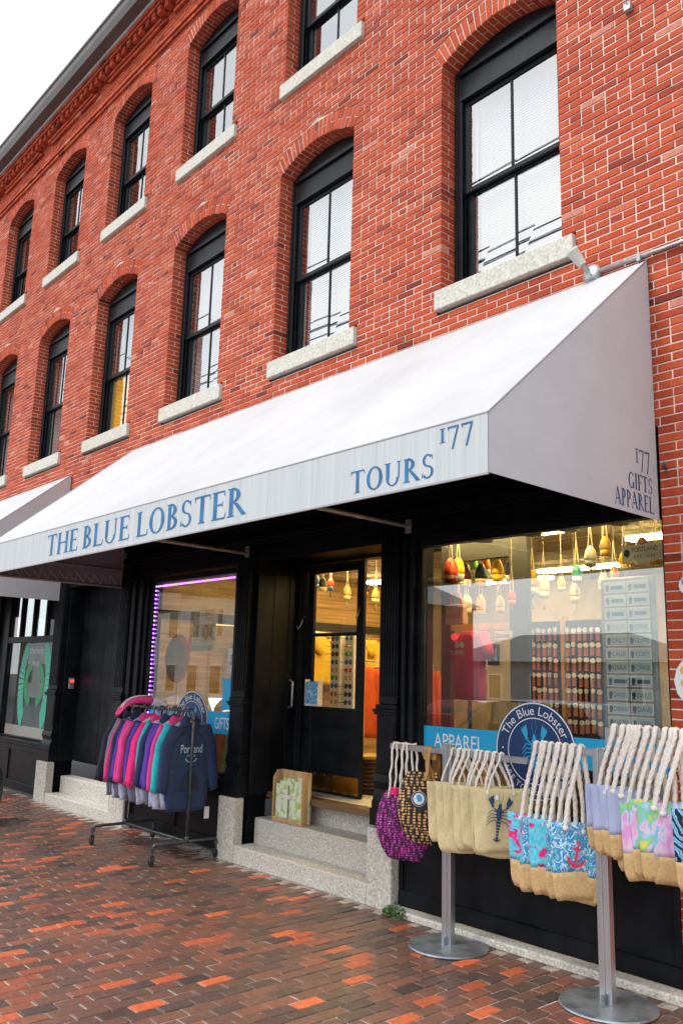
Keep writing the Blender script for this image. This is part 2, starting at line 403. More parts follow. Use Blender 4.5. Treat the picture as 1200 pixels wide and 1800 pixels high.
o = cb.build('cornice', M['brick'], BLD, attr=True); o['kind'] = 'stuff'
g = MB(); g.box(XA, XB, -.205, .1, z + .002, z + .03); g.build('flashing', M['white_edge'], BLD)
g = MB(); P = [(XA, -.20, z + .03), (XA, -.36, z + .05), (XA, -.40, z + .16), (XA, -.41, z + .26), (XA, -.43, z + .28), (XA, -.43, z + .33), (XA, .1, z + .4), (XA, .1, z + .03)]
g.prism(P, (XB - XA, 0, 0)); g.build('gutter', M['gutter'], BLD)
ROOFZ = z + .3
g = MB(); g.box(XA, XB, .62, 10, 3.7, ROOFZ); g.build('building_core', M['blackmatte'], BLD)

# ---------------------------------------------------------------- upper windows
M['blind'] = pbr('white_blind', (.78, .80, .82), .6, var=.05)
M['amber'] = pbr('glowing_amber_curtain', (.95, .52, .02), .7, var=.12, scale=5, emit=(1, .55, .04), estr=.25)  # cloth given a faint glow of its own, though it is no lamp
M['room'] = pbr('room_shade', (.035, .035, .04), .9)  # near-black colour stands in for the shade of the rooms
def upper_window(op, k):
    x0, x1, z0, sp, h, st = op; cx, cz, R = arc(op, -.004); lim = math.asin((x1 - x0) / 2 / R * .985)
    yb = .185
    f = MB()                                                        # outer casing: two stiles, sill rail, arched head board
    cw = .085
    f.box(x0 + .006, x0 + cw, yb, yb + .1, z0 + .012, sp); f.box(x1 - cw, x1 - .006, yb, yb + .1, z0 + .012, sp)
    n = 14; top = [(cx + R * math.sin(-lim + 2 * lim * i / n), yb, cz + R * math.cos(-lim + 2 * lim * i / n)) for i in range(n + 1)]
    zh = sp - .34                                                    # underside of the head board
    f.prism([(x1 - cw, yb + .004, zh)] + [(p[0], yb + .004, p[2]) for p in top[::-1]] + [(x0 + cw, yb + .004, zh)], (0, .07, 0))
    win = f.build('window', M['sash'], BLD, bevel=.006)
    mo = MB(); mo.box(x0 + cw, x1 - cw, yb - .03, yb + .002, sp - .07, sp - .03); mo.box(x0 + cw, x1 - cw, yb - .018, yb + .002, sp - .03, sp + .0)
    mo.box(x0 + cw, x1 - cw, yb - .02, yb + .002, zh - .004, zh + .03)
    mo.box(x0 + cw, x0 + cw + .022, yb - .012, yb + .06, z0 + .012, zh - .006); mo.box(x0 + .03, x0 + .045, yb - .012, yb - .001, z0 + .012, sp - .06); mo.build('moulding', M['sash'], win, bevel=.004)
    s = MB(); s.box(x0 - .045, x0 - .045 + WS, -.045, .30, z0 - SILLH, z0); s.build('sill', M['sill'], win, bevel=.008, seg=2)
    zm = z0 + (zh - z0) * .52; xa, xb = x0 + cw + .024, x1 - cw - .003
    for (u0, u1, yy, nm) in ((zm - .02, zh - .006, yb + .03, 'upper'), (z0 + .012, zm + .02, yb + .072, 'lower')):
        t = MB(); st_ = .055 if nm == 'upper' else .065
        t.box(xa, xa + st_, yy, yy + .036, u0, u1); t.box(xb - st_, xb, yy, yy + .036, u0, u1)
        t.box(xa + st_, xb - st_, yy + .001, yy + .035, u1 - .05, u1 - .001); t.box(xa + st_, xb - st_, yy + .001, yy + .035, u0 + .001, u0 + (.05 if nm == 'upper' else .07))
        xm = (xa + xb) / 2; t.box(xm - .012, xm + .012, yy + .004, yy + .032, u0 + .05, u1 - .05)
        sash = t.build('sash', M['sash'], win, bevel=.004)
        for (p0, p1) in ((xa + st_, xm - .012), (xm + .012, xb - st_)):
            dx = random.uniform(-.004, .004)
            q = MB(); q.add([(p0, yy + .016, u0 + .05), (p1, yy + .016 + dx, u0 + .05), (p1, yy + .016 + dx * .3, u1 - .05), (p0, yy + .016, u1 - .05)], [(0, 1, 2, 3)])
            q.build('pane', M['glass_up'], win)
    c = MB(); c.box(xa - .018, xa - .002, yb + .005, yb + .028, z0 + .03, zm - .03) ; c.box(xa + .066, xa + .085, yb + .112, yb + .13, z0 + .05, zh - .06); c.build('storm_track', M['cream'], win)
    if st == 2:
        bl = MB(); zz = z0 + .05
        if k == 3:
            cu = MB(); n = 24
            for (c0, c1) in ((z0 + .02, zm),):
                V = [(xa + (xb - xa) * i / n, yb + .17 + .012 * math.sin(i * 1.9), zq) for zq in (c0, c1) for i in range(n + 1)]
                cu.add(V, [(i, i + 1, n + 2 + i, n + 1 + i) for i in range(n)])
            cu.build('curtain', M['amber'], win, smooth=True); zz = zm
        while zz < zh - .05:
            bl.add([(xa + .09, yb + .150, zz), (xb - .02, yb + .150, zz), (xb - .02, yb + .162, zz + .0285), (xa + .09, yb + .162, zz + .0285)], [(0, 1, 2, 3)]); zz += .028
        bl.build('blind', M['blind'], win)
    X0, X1, Zt, Yb = x0 - .05, x1 + .05, sp + .16, .6
    q = MB(); q.add([(X0, .301, z0 - .03), (X1, .301, z0 - .03), (X1, .301, Zt), (X0, .301, Zt), (X0, Yb, z0 - .03), (X1, Yb, z0 - .03), (X1, Yb, Zt), (X0, Yb, Zt)], [(4, 5, 6, 7), (0, 4, 7, 3), (1, 2, 6, 5), (3, 7, 6, 2), (0, 1, 5, 4)])
    q.build('room_shade_box', M['room'], win)  # shallow added box, its dark colour standing for the dim room behind
for k, sx in enumerate(SX):
    for op in OPEN[2 * k:2 * k + 2]:
        upper_window(op, k)
# ---------------------------------------------------------------- lettering
def bez(s): return s
_tm = {}
def tmesh(ch):
    """flat mesh of a string in Blender's built-in face, cap height about .7"""
    if ch not in _tm:
        cu = bpy.data.curves.new('t', 'FONT'); cu.body = ch; cu.fill_mode = 'FRONT'; cu.resolution_u = 3
        ob = bpy.data.objects.new('t', cu); COL.objects.link(ob); dg = bpy.context.evaluated_depsgraph_get()
        me = bpy.data.meshes.new_from_object(ob.evaluated_get(dg)); v = [(p.co.x, p.co.y) for p in me.vertices]; f = [tuple(p.vertices) for p in me.polygons]
        bpy.data.objects.remove(ob); bpy.data.curves.remove(cu); bpy.data.meshes.remove(me); _tm[ch] = (v, f)
    return _tm[ch]
for s_ in list('TheBlueLobsterDARETOBEDIFFERENT.•') + ['APPAREL', 'GIFTS', 'PORTLAND', 'the', 'holy', 'donut', 'LIMIT', 'SPEED', '30', 'Portland', 'MAINE', 'SOUVENIRS', 'Discover', 'N', 'OLD ORCHARD', 'EST. 1632'] + ['DANIEL', 'DANIELLE', 'DANNY', 'DAVE', 'DAVID', 'DEVEN', 'DESTINY', 'DEVIN', 'CHLOE', 'COURTNEY', 'CORY', 'CLAIRE', 'CINDY', 'CHASE', 'CALEB', 'CARA']: tmesh(s_)
def put2d(mb, vf, o, ux, uz, sx=1., sz=1., dx=0., dz=0., rot=0.):
    o, ux, uz = Vector(o), Vector(ux), Vector(uz); c, s = math.cos(rot), math.sin(rot); V = []
    for (a, b) in vf[0]:
        a, b = a * sx, b * sz; a, b = a * c - b * s + dx, a * s + b * c + dz
        V.append(o + ux * a + uz * b)
    mb.add(V, vf[1])
def text(mb, s, o, ux, uz, width, height):
    v, f = tmesh(s); x0, x1 = min(p[0] for p in v), max(p[0] for p in v); z0, z1 = min(p[1] for p in v), max(p[1] for p in v)
    sx, sz = width / (x1 - x0), height / (z1 - z0)
    put2d(mb, ([(a - x0, b - z0) for a, b in v], f), o, ux, uz, sx, sz)
def ring_text(mb, s, c, ux, uz, r, h, a0, a1, inward=False):
    """letters along a circle from angle a0 to a1 (clock degrees); inward = feet point outwards"""
    W = []
    for ch in s: W.append(.32 if ch == ' ' else max(p[0] for p in tmesh(ch)[0]) + .07)
    tot = sum(W); acc = 0; k = h / .72
    for ch, wd in zip(s, W):
        t = math.radians(a0 + (a1 - a0) * (acc + wd / 2) / tot); acc += wd
        if ch == ' ': continue
        rot = -t if not inward else math.pi - t
        rr = r if not inward else r + h
        ctr = (wd - .07) / 2 * k; cx, cz = rr * math.sin(t), rr * math.cos(t)
        put2d(mb, tmesh(ch), c, ux, uz, k, k, cx - ctr * math.cos(rot), cz - ctr * math.sin(rot), rot)
TH, TN = .165, .06
def glyph(ch):
    S = []
    def ln(x0, y0, x1, y1, w, horiz=False):
        if horiz: S.append([(x0, y0 - w / 2), (x1, y1 - w / 2), (x1, y1 + w / 2), (x0, y0 + w / 2)])
        else: S.append([(x0 - w / 2, y0), (x0 + w / 2, y0), (x1 + w / 2, y1), (x1 - w / 2, y1)])
    def sf(x, y, w=TH, up=0):
        e = .075; S.append([(x - w / 2 - e, y), (x + w / 2 + e, y), (x + w / 2 + e * .6, y + .04), (x - w / 2 - e * .6, y + .04)] if not up else [(x - w / 2 - e * .6, y - .04), (x + w / 2 + e * .6, y - .04), (x + w / 2 + e, y), (x - w / 2 - e, y)])
    def stem(x, w=TH, y0=0., y1=1.): ln(x, y0, x, y1, w); sf(x, y0, w); sf(x, y1, w, 1)
    def ar(cx, cy, rx, ry, a0, a1, th=TH, tn=TN, n=18):
        for i in range(n):
            q = []
            for a in (a0 + (a1 - a0) * i / n, a0 + (a1 - a0) * (i + 1) / n):
                a = math.radians(a); w = tn + (th - tn) * abs(math.cos(a)) ** 1.5; q.append((a, w))
            (a, w), (b, w2) = q
            S.append([(cx + (rx - w) * math.cos(a), cy + (ry - w) * math.sin(a)), (cx + rx * math.cos(a), cy + ry * math.sin(a)), (cx + rx * math.cos(b), cy + ry * math.sin(b)), (cx + (rx - w2) * math.cos(b), cy + (ry - w2) * math.sin(b))])
    def tick(x, y, d): S.append([(x - .045, y), (x, y), (x + .02, y + d), (x - .005, y + d)] if d > 0 else [(x - .005 + .0, y + d), (x + .02, y + d), (x, y), (x - .045, y)])
    W = .6
    if ch == 'A': ln(.08, 0, .38, 1, TN); ln(.68, 0, .38, 1, TH); ln(.16, .34, .6, .34, TN, True); sf(.08, 0, TN); sf(.68, 0); W = .78
    elif ch == 'B': stem(.16); ar(.2, .745, .3, .255, -90, 90); ar(.2, .27, .36, .27, -90, 90); W = .62
    elif ch == 'E': stem(.16); ln(.16, .975, .55, .975, TN, True); ln(.16, .52, .45, .52, TN, True); ln(.16, .025, .58, .025, TN, True); tick(.55, .97, -.16); tick(.6, .03, .18); tick(.47, .52, .1); tick(.47, .52, -.1); W = .62
    elif ch == 'F': stem(.16); ln(.16, .975, .55, .975, TN, True); ln(.16, .5, .45, .5, TN, True); tick(.56, .97, -.18); tick(.47, .5, .1); tick(.47, .5, -.1); W = .57
    elif ch == 'G': ar(.43, .5, .38, .51, 48, 322); stem(.7, TH, .05, .42); tick(.74, .95, -.2); W = .83
    elif ch == 'H': stem(.16); stem(.7); ln(.16, .51, .7, .51, TN, True); W = .86
    elif ch == 'I': stem(.16); W = .32
    elif ch == 'L': stem(.16); ln(.16, .025, .58, .025, TN, True); tick(.62, .03, .22); W = .62
    elif ch == 'O': ar(.43, .5, .39, .515, 0, 360, n=30); W = .86
    elif ch == 'P': stem(.16); ar(.2, .715, .34, .285, -90, 90); W = .58
    elif ch == 'R': stem(.16); ar(.2, .735, .32, .265, -90, 90); S.append([(.26, .47), (.4, .47), (.78, 0), (.60, 0)]); W = .74
    elif ch == 'S': ar(.3, .745, .22, .26, 35, 270, th=.11); ar(.3, .26, .25, .27, 90, -145, th=.11); tick(.5, .95, -.2); tick(.085, .05, .2); W = .6
    elif ch == 'T': stem(.37); ln(.03, .975, .71, .975, TN, True); tick(.06, .97, -.17); tick(.72, .97, -.17); W = .74
    elif ch == 'U': ln(.16, .3, .16, 1, TH); sf(.16, 1, TH, 1); ln(.68, .3, .68, 1, TN); sf(.68, 1, TN, 1); ar(.39, .33, .3, .345, 180, 360, th=.12, tn=.05); W = .83
    elif ch == '1': stem(.14, .11, .0, .64); W = .3
    elif ch == '7': ln(.02, .6, .5, .6, .075, True); S.append([(.19, -.36), (.27, -.36), (.5, .6), (.43, .6)]); tick(.06, .58, -.13); W = .54
    elif ch == ' ': W = .3
    return S, W
def serif(mb, s, o, ux, uz, width, height, nrm):
    G = [glyph(c) for c in s]; tot = sum(g[1] for g in G) + .05 * (len(s) - 1); k = width / tot; x = 0; o, ux, uz, nrm = Vector(o), Vector(ux), Vector(uz), Vector(nrm); n = 0
    for S, W in G:
        for st in S:
            n += 1; e = nrm * (.0002 * (n % 9))
            mb.poly([o + ux * ((x + a) * k) + uz * (b * height) + e for a, b in st])
        x += W + .05
def ell(cx, cz, rx, rz, rot=0., n=14):
    c, s = math.cos(rot), math.sin(rot); return [(cx + rx * math.cos(t) * c - rz * math.sin(t) * s, cz + rx * math.cos(t) * s + rz * math.sin(t) * c) for t in [2 * math.pi * i / n for i in range(n)]]
def lobster2d():
    """a lobster seen from above in a unit box, tail down"""
    S = [ell(0, .12, .075, .19), ell(0, .31, .045, .07)]
    for i in range(5): S.append([(-.062 + i * .007, -.07 - i * .075), (.062 - i * .007, -.07 - i * .075), (.056 - i * .007, -.13 - i * .075), (-.056 + i * .007, -.13 - i * .075)])
    for a in (-50, -25, 0, 25, 50):
        t = math.radians(a); S.append([(.02 * math.cos(t), -.44 + .0), (.11 * math.sin(t) - .032 * math.cos(t), -.45 - .11 * math.cos(t)), (.13 * math.sin(t), -.45 - .13 * math.cos(t)), (.11 * math.sin(t) + .032 * math.cos(t), -.45 - .11 * math.cos(t)), (-.02 * math.cos(t), -.44)])
    for s in (-1, 1):
        S.append([(s * .05, .2), (s * .17, .27), (s * .18, .25), (s * .06, .165)]); S.append(ell(s * .185, .29, .04, .03)); 
        S.append(ell(s * .22, .42, .06, .115, -s * .15)); S.append([(s * .25, .36), (s * .31, .42), (s * .315, .52), (s * .27, .44)]); S.append([(s * .17, .45), (s * .2, .6), (s * .23, .48)])
        for i in range(4):
            z = .17 - i * .07; S.append([(s * .06, z), (s * .2, z - .0 + .03 - i * .02), (s * .3, z - .1 - i * .02), (s * .295, z - .115 - i * .02), (s * .195, z + .008 - i * .02), (s * .06, z - .022)])
        S.append([(s * .012, .36), (s * .06, .5), (s * .04, .66), (s * .034, .66), (s * .05, .5), (s * .004, .36)])
    return S
def flat(mb, S, o, ux, uz, k, nrm, rot=0., kx=None):
    o, ux, uz, nrm = Vector(o), Vector(ux), Vector(uz), Vector(nrm); c, s = math.cos(rot), math.sin(rot); kx = kx or k
    for n, st in enumerate(S):
        mb.poly([o + ux * ((a * c - b * s) * kx) + uz * ((a * s + b * c) * k) + nrm * (.00015 * (n % 12)) for a, b in st])
def annulus(mb, c, ux, uz, r0, r1, a0=0., a1=360., n=48):
    c, ux, uz = Vector(c), Vector(ux), Vector(uz); A = [math.radians(a0 + (a1 - a0) * i / n) for i in range(n + 1)]
    V = [c + ux * (r * math.sin(t)) + uz * (r * math.cos(t)) for r in (r0, r1) for t in A]
    mb.add(V, [(i, i + 1, n + 2 + i, n + 1 + i) for i in range(n)])
def disc(mb, c, ux, uz, rx, rz=None, n=48):
    c, ux, uz = Vector(c), Vector(ux), Vector(uz); rz = rz or rx
    mb.poly([c + ux * (rx * math.cos(2 * math.pi * i / n)) + uz * (rz * math.sin(2 * math.pi * i / n)) for i in range(n)])
X, Y, Z = Vector((1, 0, 0)), Vector((0, 1, 0)), Vector((0, 0, 1)); FN = Vector((0, -1, 0))
M['cyan'] = pbr('cyan_vinyl', (.008, .42, .78), .35)
M['navy'] = pbr('navy_vinyl', (.010, .045, .165), .35)
M['ltblue'] = pbr('light_blue_vinyl', (.03, .45, .82), .35)
M['white'] = pbr('white_vinyl', (.85, .87, .9), .4)
M['awnblue'] = pbr('awning_blue_paint', (.018, .15, .34), .6, var=.25, scale=9)
M['awnnavy'] = pbr('awning_navy_paint', (.03, .07, .16), .6, var=.2, scale=9)

# ---------------------------------------------------------------- black shopfront of the building
def pilaster(xa, xb, zb, zt=3.3):
    cx, hw = (xa + xb) / 2, (xb - xa) / 2; b = MB()
    b.box(cx - hw, cx + hw, -.07, .06, zb, zb + .14); b.box(cx - hw + .012, cx + hw - .012, -.06, .06, zb + .141, zb + .2)
    P = [(-.058, zb + .2), (-.05, zb + .25), (-.03, zb + .3), (-.055, zb + .36), (-.045, zb + .40), (-.035, zb + .43)]
    b.prism([(cx - hw + .02, p, q) for p, q in P] + [(cx - hw + .02, .06, zb + .43), (cx - hw + .02, .06, zb + .2)], (2 * hw - .04, 0, 0))
    b.box(cx - hw + .03, cx + hw - .03, -.03, .06, zb + .431, zb + .93)
    b.box(cx - hw + .05, cx + hw - .05, -.037, -.0301, zb + .5, zb + .86)
    b.box(cx - hw + .012, cx + hw - .012, -.05, .06, zb + .931, zb + .955); b.box(cx - hw, cx + hw, -.062, .06, zb + .9551, zb + .98); b.box(cx - hw + .02, cx + hw - .02, -.04, .06, zb + .981, zb + 1.02)
    pil = b.build('pilaster', M['black'], BLD, bevel=.005)
    s = MB(); s.box(cx - hw + .035, cx + hw - .035, -.016, .06, zb + 1.021, zt)
    n = 6; wd = (2 * hw - .09) / n
    for i in range(n): s.box(cx - hw + .045 + i * wd + .008, cx - hw + .045 + (i + 1) * wd - .008, -.03, -.0161, zb + 1.09, zt - .05)
    s.build('fluted_shaft', M['black'], pil, bevel=.006, seg=2)
pilaster(-2.75, -2.455, .645); pilaster(-5.03, -4.735, .63); pilaster(-7.79, -7.46, .6); pilaster(-9.87, -9.5, .58)
f = MB(); f.box(-17, -.02, .005, .3, 3.3, 3.64); f.box(-17, -.02, -.03, .0045, 3.34, 3.40); f.box(-17, -.02, -.05, .0045, 3.52, 3.64); f.box(-17, .0, .02, .16, 3.12, 3.299); f.build('fascia', M['blackmatte'], BLD, bevel=.006)
def bulkhead(xa, xb, zt, n):
    b = MB(); b.box(xa, xb, .0, .12, .05, zt - .08); b.box(xa, xb, -.03, .14, zt - .079, zt - .03); b.box(xa, xb, -.05, .16, zt - .0295, zt); b.box(xa, xb, -.022, -.0005, .05, .17)
    wdt = (xb - xa) / n
    for i in range(n + 1): b.box(max(xa, xa + i * wdt - .045), min(xb, xa + i * wdt + .045), -.018, -.0006, .171, zt - .08)
    b.box(xa, xb, -.017, -.0007, zt - .16, zt - .0801)
    b.build('bulkhead', M['black'], BLD, bevel=.005)
bulkhead(-2.44, 0.01, .92, 1); bulkhead(-7.1, -5.03, .79, 2); bulkhead(-12.5, -9.88, .80, 2)
def shop_window(xa, xb, z0, z1, left=(), right=()):
    f = MB()
    for i, (a, b, y) in enumerate(left + right): f.box(a, b, y, .2, z0 - (.0 if y < .1 else 0) + .002, z1 + .07)
    f.box(xa, xb, .06, .15, z1, z1 + .07); f.box(xa, xb, .07, .15, z0 + .002, z0 + .03)
    win = f.build('shop_window', M['black'], BLD, bevel=.005)
    p = MB(); p.box(xa, xb, .098, .104, z0 + .03, z1); p.build('pane', M['glass_shop'], win)
    return win
WR = shop_window(-2.27, -.03, .92, 3.05, ((-2.455, -2.41, -.005), (-2.409, -2.37, .03), (-2.369, -2.33, .01), (-2.329, -2.271, .06)), ((-.029, .011, .06),))
WLF = shop_window(-7.0, -5.13, .79, 3.03, ((-7.46, -7.36, -.005), (-7.359, -7.28, .03), (-7.279, -7.19, .01), (-7.189, -7.1, .04), (-7.099, -7.001, .07)), ((-5.129, -5.031, .05),))
WW = shop_window(-11.85, -9.99, .80, 3.12, ((-12.5, -12.2, .0), (-12.199, -11.851, .05)), ((-9.989, -9.871, .04),))
b = MB(); b.box(-11.85, -9.99, .055, .16, 2.32, 2.42)
for xx in (-11.4, -10.88, -10.36): b.box(xx - .03, xx + .03, .065, .15, 2.4205, 3.119)
b.build('transom_bar', M['black'], WW, bevel=.005)
# vinyl on the right window
yv = .0965
v = MB(); v.add([(-2.27, yv, 1.153 + .13), (-.03, yv, 1.153 + .13), (-.03, yv, 1.505), (-2.27, yv, 1.505)], [(0, 1, 2, 3)]); v.build('vinyl_band', M['cyan'], WR)
for wd_, x_, w__ in (('APPAREL', -2.15, .52), ('GIFTS', -.62, .4)): t = MB(); text(t, wd_, (x_, yv - .001, 1.335), X, Z, w__, .115); t.build('band_lettering', M['white'], WR)
def logo(c, r, win, name):
    c = Vector(c)
    a = MB(); disc(a, c, X, Z, r); lg = a.build('round_logo', M['navy'], win)
    a = MB(); c2 = c + FN * .0012; annulus(a, c2, X, Z, r * .955, r * .985); annulus(a, c2, X, Z, r * .655, r * .675); ring_text(a, 'The Blue Lobster', c2, X, Z, r * .73, r * .19, -68, 68); ring_text(a, 'DARE TO BE DIFFERENT', c2, X, Z, r * .735, r * .13, 258, 102, True)
    disc(a, c2 + X * r * .81 + Z * r * .02, X, Z, r * .02); disc(a, c2 - X * r * .81 + Z * r * .02, X, Z, r * .02); a.build('logo_ring', M['white'], win)
    a = MB(); flat(a, lobster2d(), c2 + FN * .001 - Z * r * .05, X, Z, r * 1.02, FN, .0); a.build('logo_lobster', M['ltblue'], win)
logo((-1.135, yv - .002, 1.38), .365, WR, 'r')
v = MB(); v.add([(-7.0, yv, 1.235), (-5.13, yv, 1.235), (-5.13, yv, 1.475), (-7.0, yv, 1.475)], [(0, 1, 2, 3)])
v.poly([(-5.36, yv - .001, 1.50), (-5.14, yv - .001, 1.50), (-5.14, yv - .001, 1.70), (-5.20, yv - .001, 1.86), (-5.27, yv - .001, 1.84), (-5.37, yv - .001, 1.86), (-5.34, yv - .001, 1.68)]); v.build('vinyl_band', M['cyan'], WLF)
t = MB(); text(t, 'GIFTS', (-5.47, yv - .002, 1.285), X, Z, .28, .13); t.build('band_lettering', M['white'], WLF)
logo((-5.97, yv - .002, 1.33), .36, WLF, 'l')
# winged doughnut on the far shop's window
M['mint'] = pbr('mint_vinyl', (.07, .66, .46), .4); M['green'] = pbr('green_vinyl', (.02, .36, .12), .4)
cw, cz_ = -10.68, 1.66
for s in (-1, 1):
    a = MB()
    for i in range(17):
        t0 = math.radians(-68 + i * 8.6); t1 = math.radians(-68 + i * 8.6 + 7.2)
        a.poly([(cw + s * (.26 + .16 * math.cos(t0)), yv, cz_ + .36 * math.sin(t0) * 1.3), (cw + s * (.26 + .16 * math.cos(t1)), yv, cz_ + .36 * math.sin(t1) * 1.3), (cw + s * (.10 + .53 * math.cos(t1) ** .6 if abs(math.cos(t1)) > .01 else .2), yv, cz_ - .02 + .74 * math.sin(t1)), (cw + s * (.10 + .53 * math.cos(t0) ** .6), yv, cz_ - .02 + .74 * math.sin(t0))])
    d = MB(); annulus(d, (cw + s * .02, yv - .0006, cz_), X * 1., Z, .25, .38, 20 if s > 0 else 200, 160 if s > 0 else 340, 20); d.build('ring_decal', M['green'], WW); a.build('wing_decal', M['mint'], WW)

for wd_, x_, z_, w__, h__ in (('the', cw - .28, 2.14, .22, .12), ('holy', cw - .02, 2.11, .30, .14), ('donut', cw - .14, 1.95, .28, .09)): t = MB(); text(t, wd_, (x_, yv - .001, z_), X, Z, w__, h__); t.build('window_lettering', M['white'], WW)
# doorway with steps' recess
for x_ in (-4.73, -2.745): r = MB(); r.box(x_, x_ + .008, .06, .66, .6, 3.3); r.build('recess_lining', M['blackmatte'], BLD)
pb = [(.062, .28), (.282, .50), (.502, .655)]
for (a0, a1) in pb: q = MB(); q.box(-4.7215, -4.70 + random.uniform(-.002, .002), a0, a1 - .004, .66, 3.12); q.build('plank', M['black'], BLD, bevel=.003)
h = MB(); h.tube([(-4.69, .53, 1.55), (-4.63, .53, 1.57), (-4.63, .53, 1.83), (-4.69, .53, 1.85)], .013, 8); h.build('pull_handle', M['galv'], BLD, smooth=True)
r = MB(); r.box(-4.72, -2.746, .06, .9, 3.16, 3.299); r.build('recess_ceiling', M['blackmatte'], BLD)
r = MB(); r.box(-4.7, -4.60, .62, .74, .66, 3.159); r.box(-2.86, -2.746, .62, .74, .66, 3.159); r.box(-4.6, -2.86, .62, .74, 3.13, 3.159); r.box(-4.66, -4.625, .6, .6195, .66, 3.159); r.build('door_frame', M['black'], BLD, bevel=.004)
def glazed_door(xa, xb, y):
    d = MB(); z0, z1 = .69, 3.125
    d.box(xa, xa + .105, y, y + .045, z0, z1); d.box(xb - .105, xb, y, y + .045, z0, z1)
    for (a, c) in ((z0, .905), (1.40, 1.575), (2.33, 2.365), (3.03, z1)): d.box(xa + .105, xb - .105, y + .001, y + .044, a, c)
    dr = d.build('door', M['black'], BLD, bevel=.005)
    p = MB(); p.box(xa + .105, xb - .105, y + .012, y + .034, .905, 1.40); p.build('door_panel', M['black'], dr)
    p = MB(); m = .03
    p.box(xa + .105, xb - .105, y - .004, y + .012, 1.37, 1.4); p.box(xa + .105, xb - .105, y - .004, y + .012, .905, .935); p.box(xa + .105, xa + .135, y - .004, y + .012, .935, 1.37); p.box(xb - .135, xb - .105, y - .004, y + .012, .935, 1.37); p.build('panel_moulding', M['black'], dr, bevel=.006)
    for (a, c) in ((1.575, 2.33), (2.365, 3.03)): p = MB(); p.box(xa + .105, xb - .105, y + .02, y + .024, a, c); p.build('pane', M['glass_door'], dr)
    k = MB(); k.box(xa + .02, xb - .02, y - .003, y + .0005, .715, .89); k.build('kick_plate', M['brass'], dr)
    s = MB()
    for i in range(6):
        for zz in (.73, .875): s.lathe([(.006, -.0), (.006, .002)], (xa + .05 + i * (xb - xa - .1) / 5, y - .003, zz), 6, 'y')
    s.build('screw', M['galv'], dr)
    hk = MB(); hk.tube([(xb - .05, y - .002, 2.62), (xb - .045, y - .03, 2.56), (xb - .03, y - .07, 2.50), (xb - .02, y - .085, 2.53)], .008, 6); hk.tube([(xa - .02, y - .03, 2.56), (xa - .03, y - .07, 2.45), (xa - .05, y - .09, 2.41), (xa - .07, y - .09, 2.45)], .008, 6); hk.build('coat_hook', M['galv'], dr, smooth=True)
    return dr
glazed_door(-4.585, -3.665, .67)
# far doorway: plank doors in a shallow recess
r = MB(); r.box(-9.5, -9.46, .06, .3, .58, 3.3); r.box(-7.8, -7.792, .06, .3, .58, 3.3); r.box(-9.46, -7.8, .06, .3, 3.2, 3.299); r.build('recess_lining', M['black'], BLD)
xs = -9.455
while xs < -7.85: q = MB(); q.box(xs, xs + .24, .28 + random.uniform(0, .003), .31, .6, 3.199); q.build('plank', M['black'], BLD, bevel=.004); xs += .247
r = MB(); r.box(-9.46, -7.8, .312, .4, .58, 3.29); r.build('recess_back', M['blackmatte'], BLD)
b = MB(); b.box(-9.458, -9.43, .12, .2, 1.62, 1.78); kb = b.build('entry_keypad', M['galv'], BLD, bevel=.006)
b = MB(); b.box(-9.4295, -9.425, .14, .19, 1.72, 1.75); b.build('keypad_light', pbr('red_led', (.6, .02, .02), .4, emit=(1, .03, .02), estr=2.5), kb)
for bx_ in ((-17, -12.5, .0, .2, .0, 3.3), (-9.87, -9.5, .061, .3, .0, 3.3), (-7.79, -7.462, .061, .3, .0, 3.3), (-5.03, -4.735, .061, .3, .0, 3.3), (-2.75, -2.458, .061, .3, .0, 3.3), (-7.46, -7.101, .0, .2, .0, .789)): w_ = MB(); w_.box(*bx_); w_.build('shopfront_board', M['blackmatte'], BLD)
k = MB(); k.box(-2.44, 1.6, -.16, -.0235, -.008, .052); k.build('stone_plinth', M['granite'], BLD, bevel=.012)
k = MB(); k.box(.012, 1.6, .101, .3, 0, 3.62); k.add([(.011, .0085, 0), (.011, .1, 0), (.011, .1, 3.64), (.011, .0085, 3.64)], [(0, 1, 2, 3)]); k.build('pier_core', M['mortar'], BLD)

# ---------------------------------------------------------------- granite steps
def steps(name, label, xa, xb, cw, top, treads):
    t = thing(name, label, 'steps', ((xa + xb) / 2, -.1, 0), 'granite stoops at the shop doors')
    for (a, b_) in ((xa, xa + cw), (xb - cw, xb)): m = MB(); m.box(a, b_, -.1, .02, -.008, top); m.build('cheek_block', M['granite'], t, bevel=.012, seg=2)
    for i, (y0, y1, z0, z1) in enumerate(treads): m = MB(); m.box(xa + cw + .003, xb - cw - .003, y0, y1, z0, z1); m.build('step', M['granite'], t, bevel=.014, seg=2)
    return t
steps('granite_steps', 'pale granite steps rising to the open glazed shop door', -5.03, -2.445, .3, .628, ((-.095, .16, -.008, .17), (.1605, .46, .0, .425), (.4605, 1.0, .0, .685)))
steps('granite_steps', 'pale granite steps before the black plank doorway behind the clothes rack', -9.84, -7.1, .38, .572, ((-.095, .12, -.008, .15), (.1205, .32, .0, .38)))
ORD = 'first second third fourth fifth sixth seventh eighth ninth tenth eleventh twelfth thirteenth fourteenth fifteenth sixteenth seventeenth eighteenth'.split()
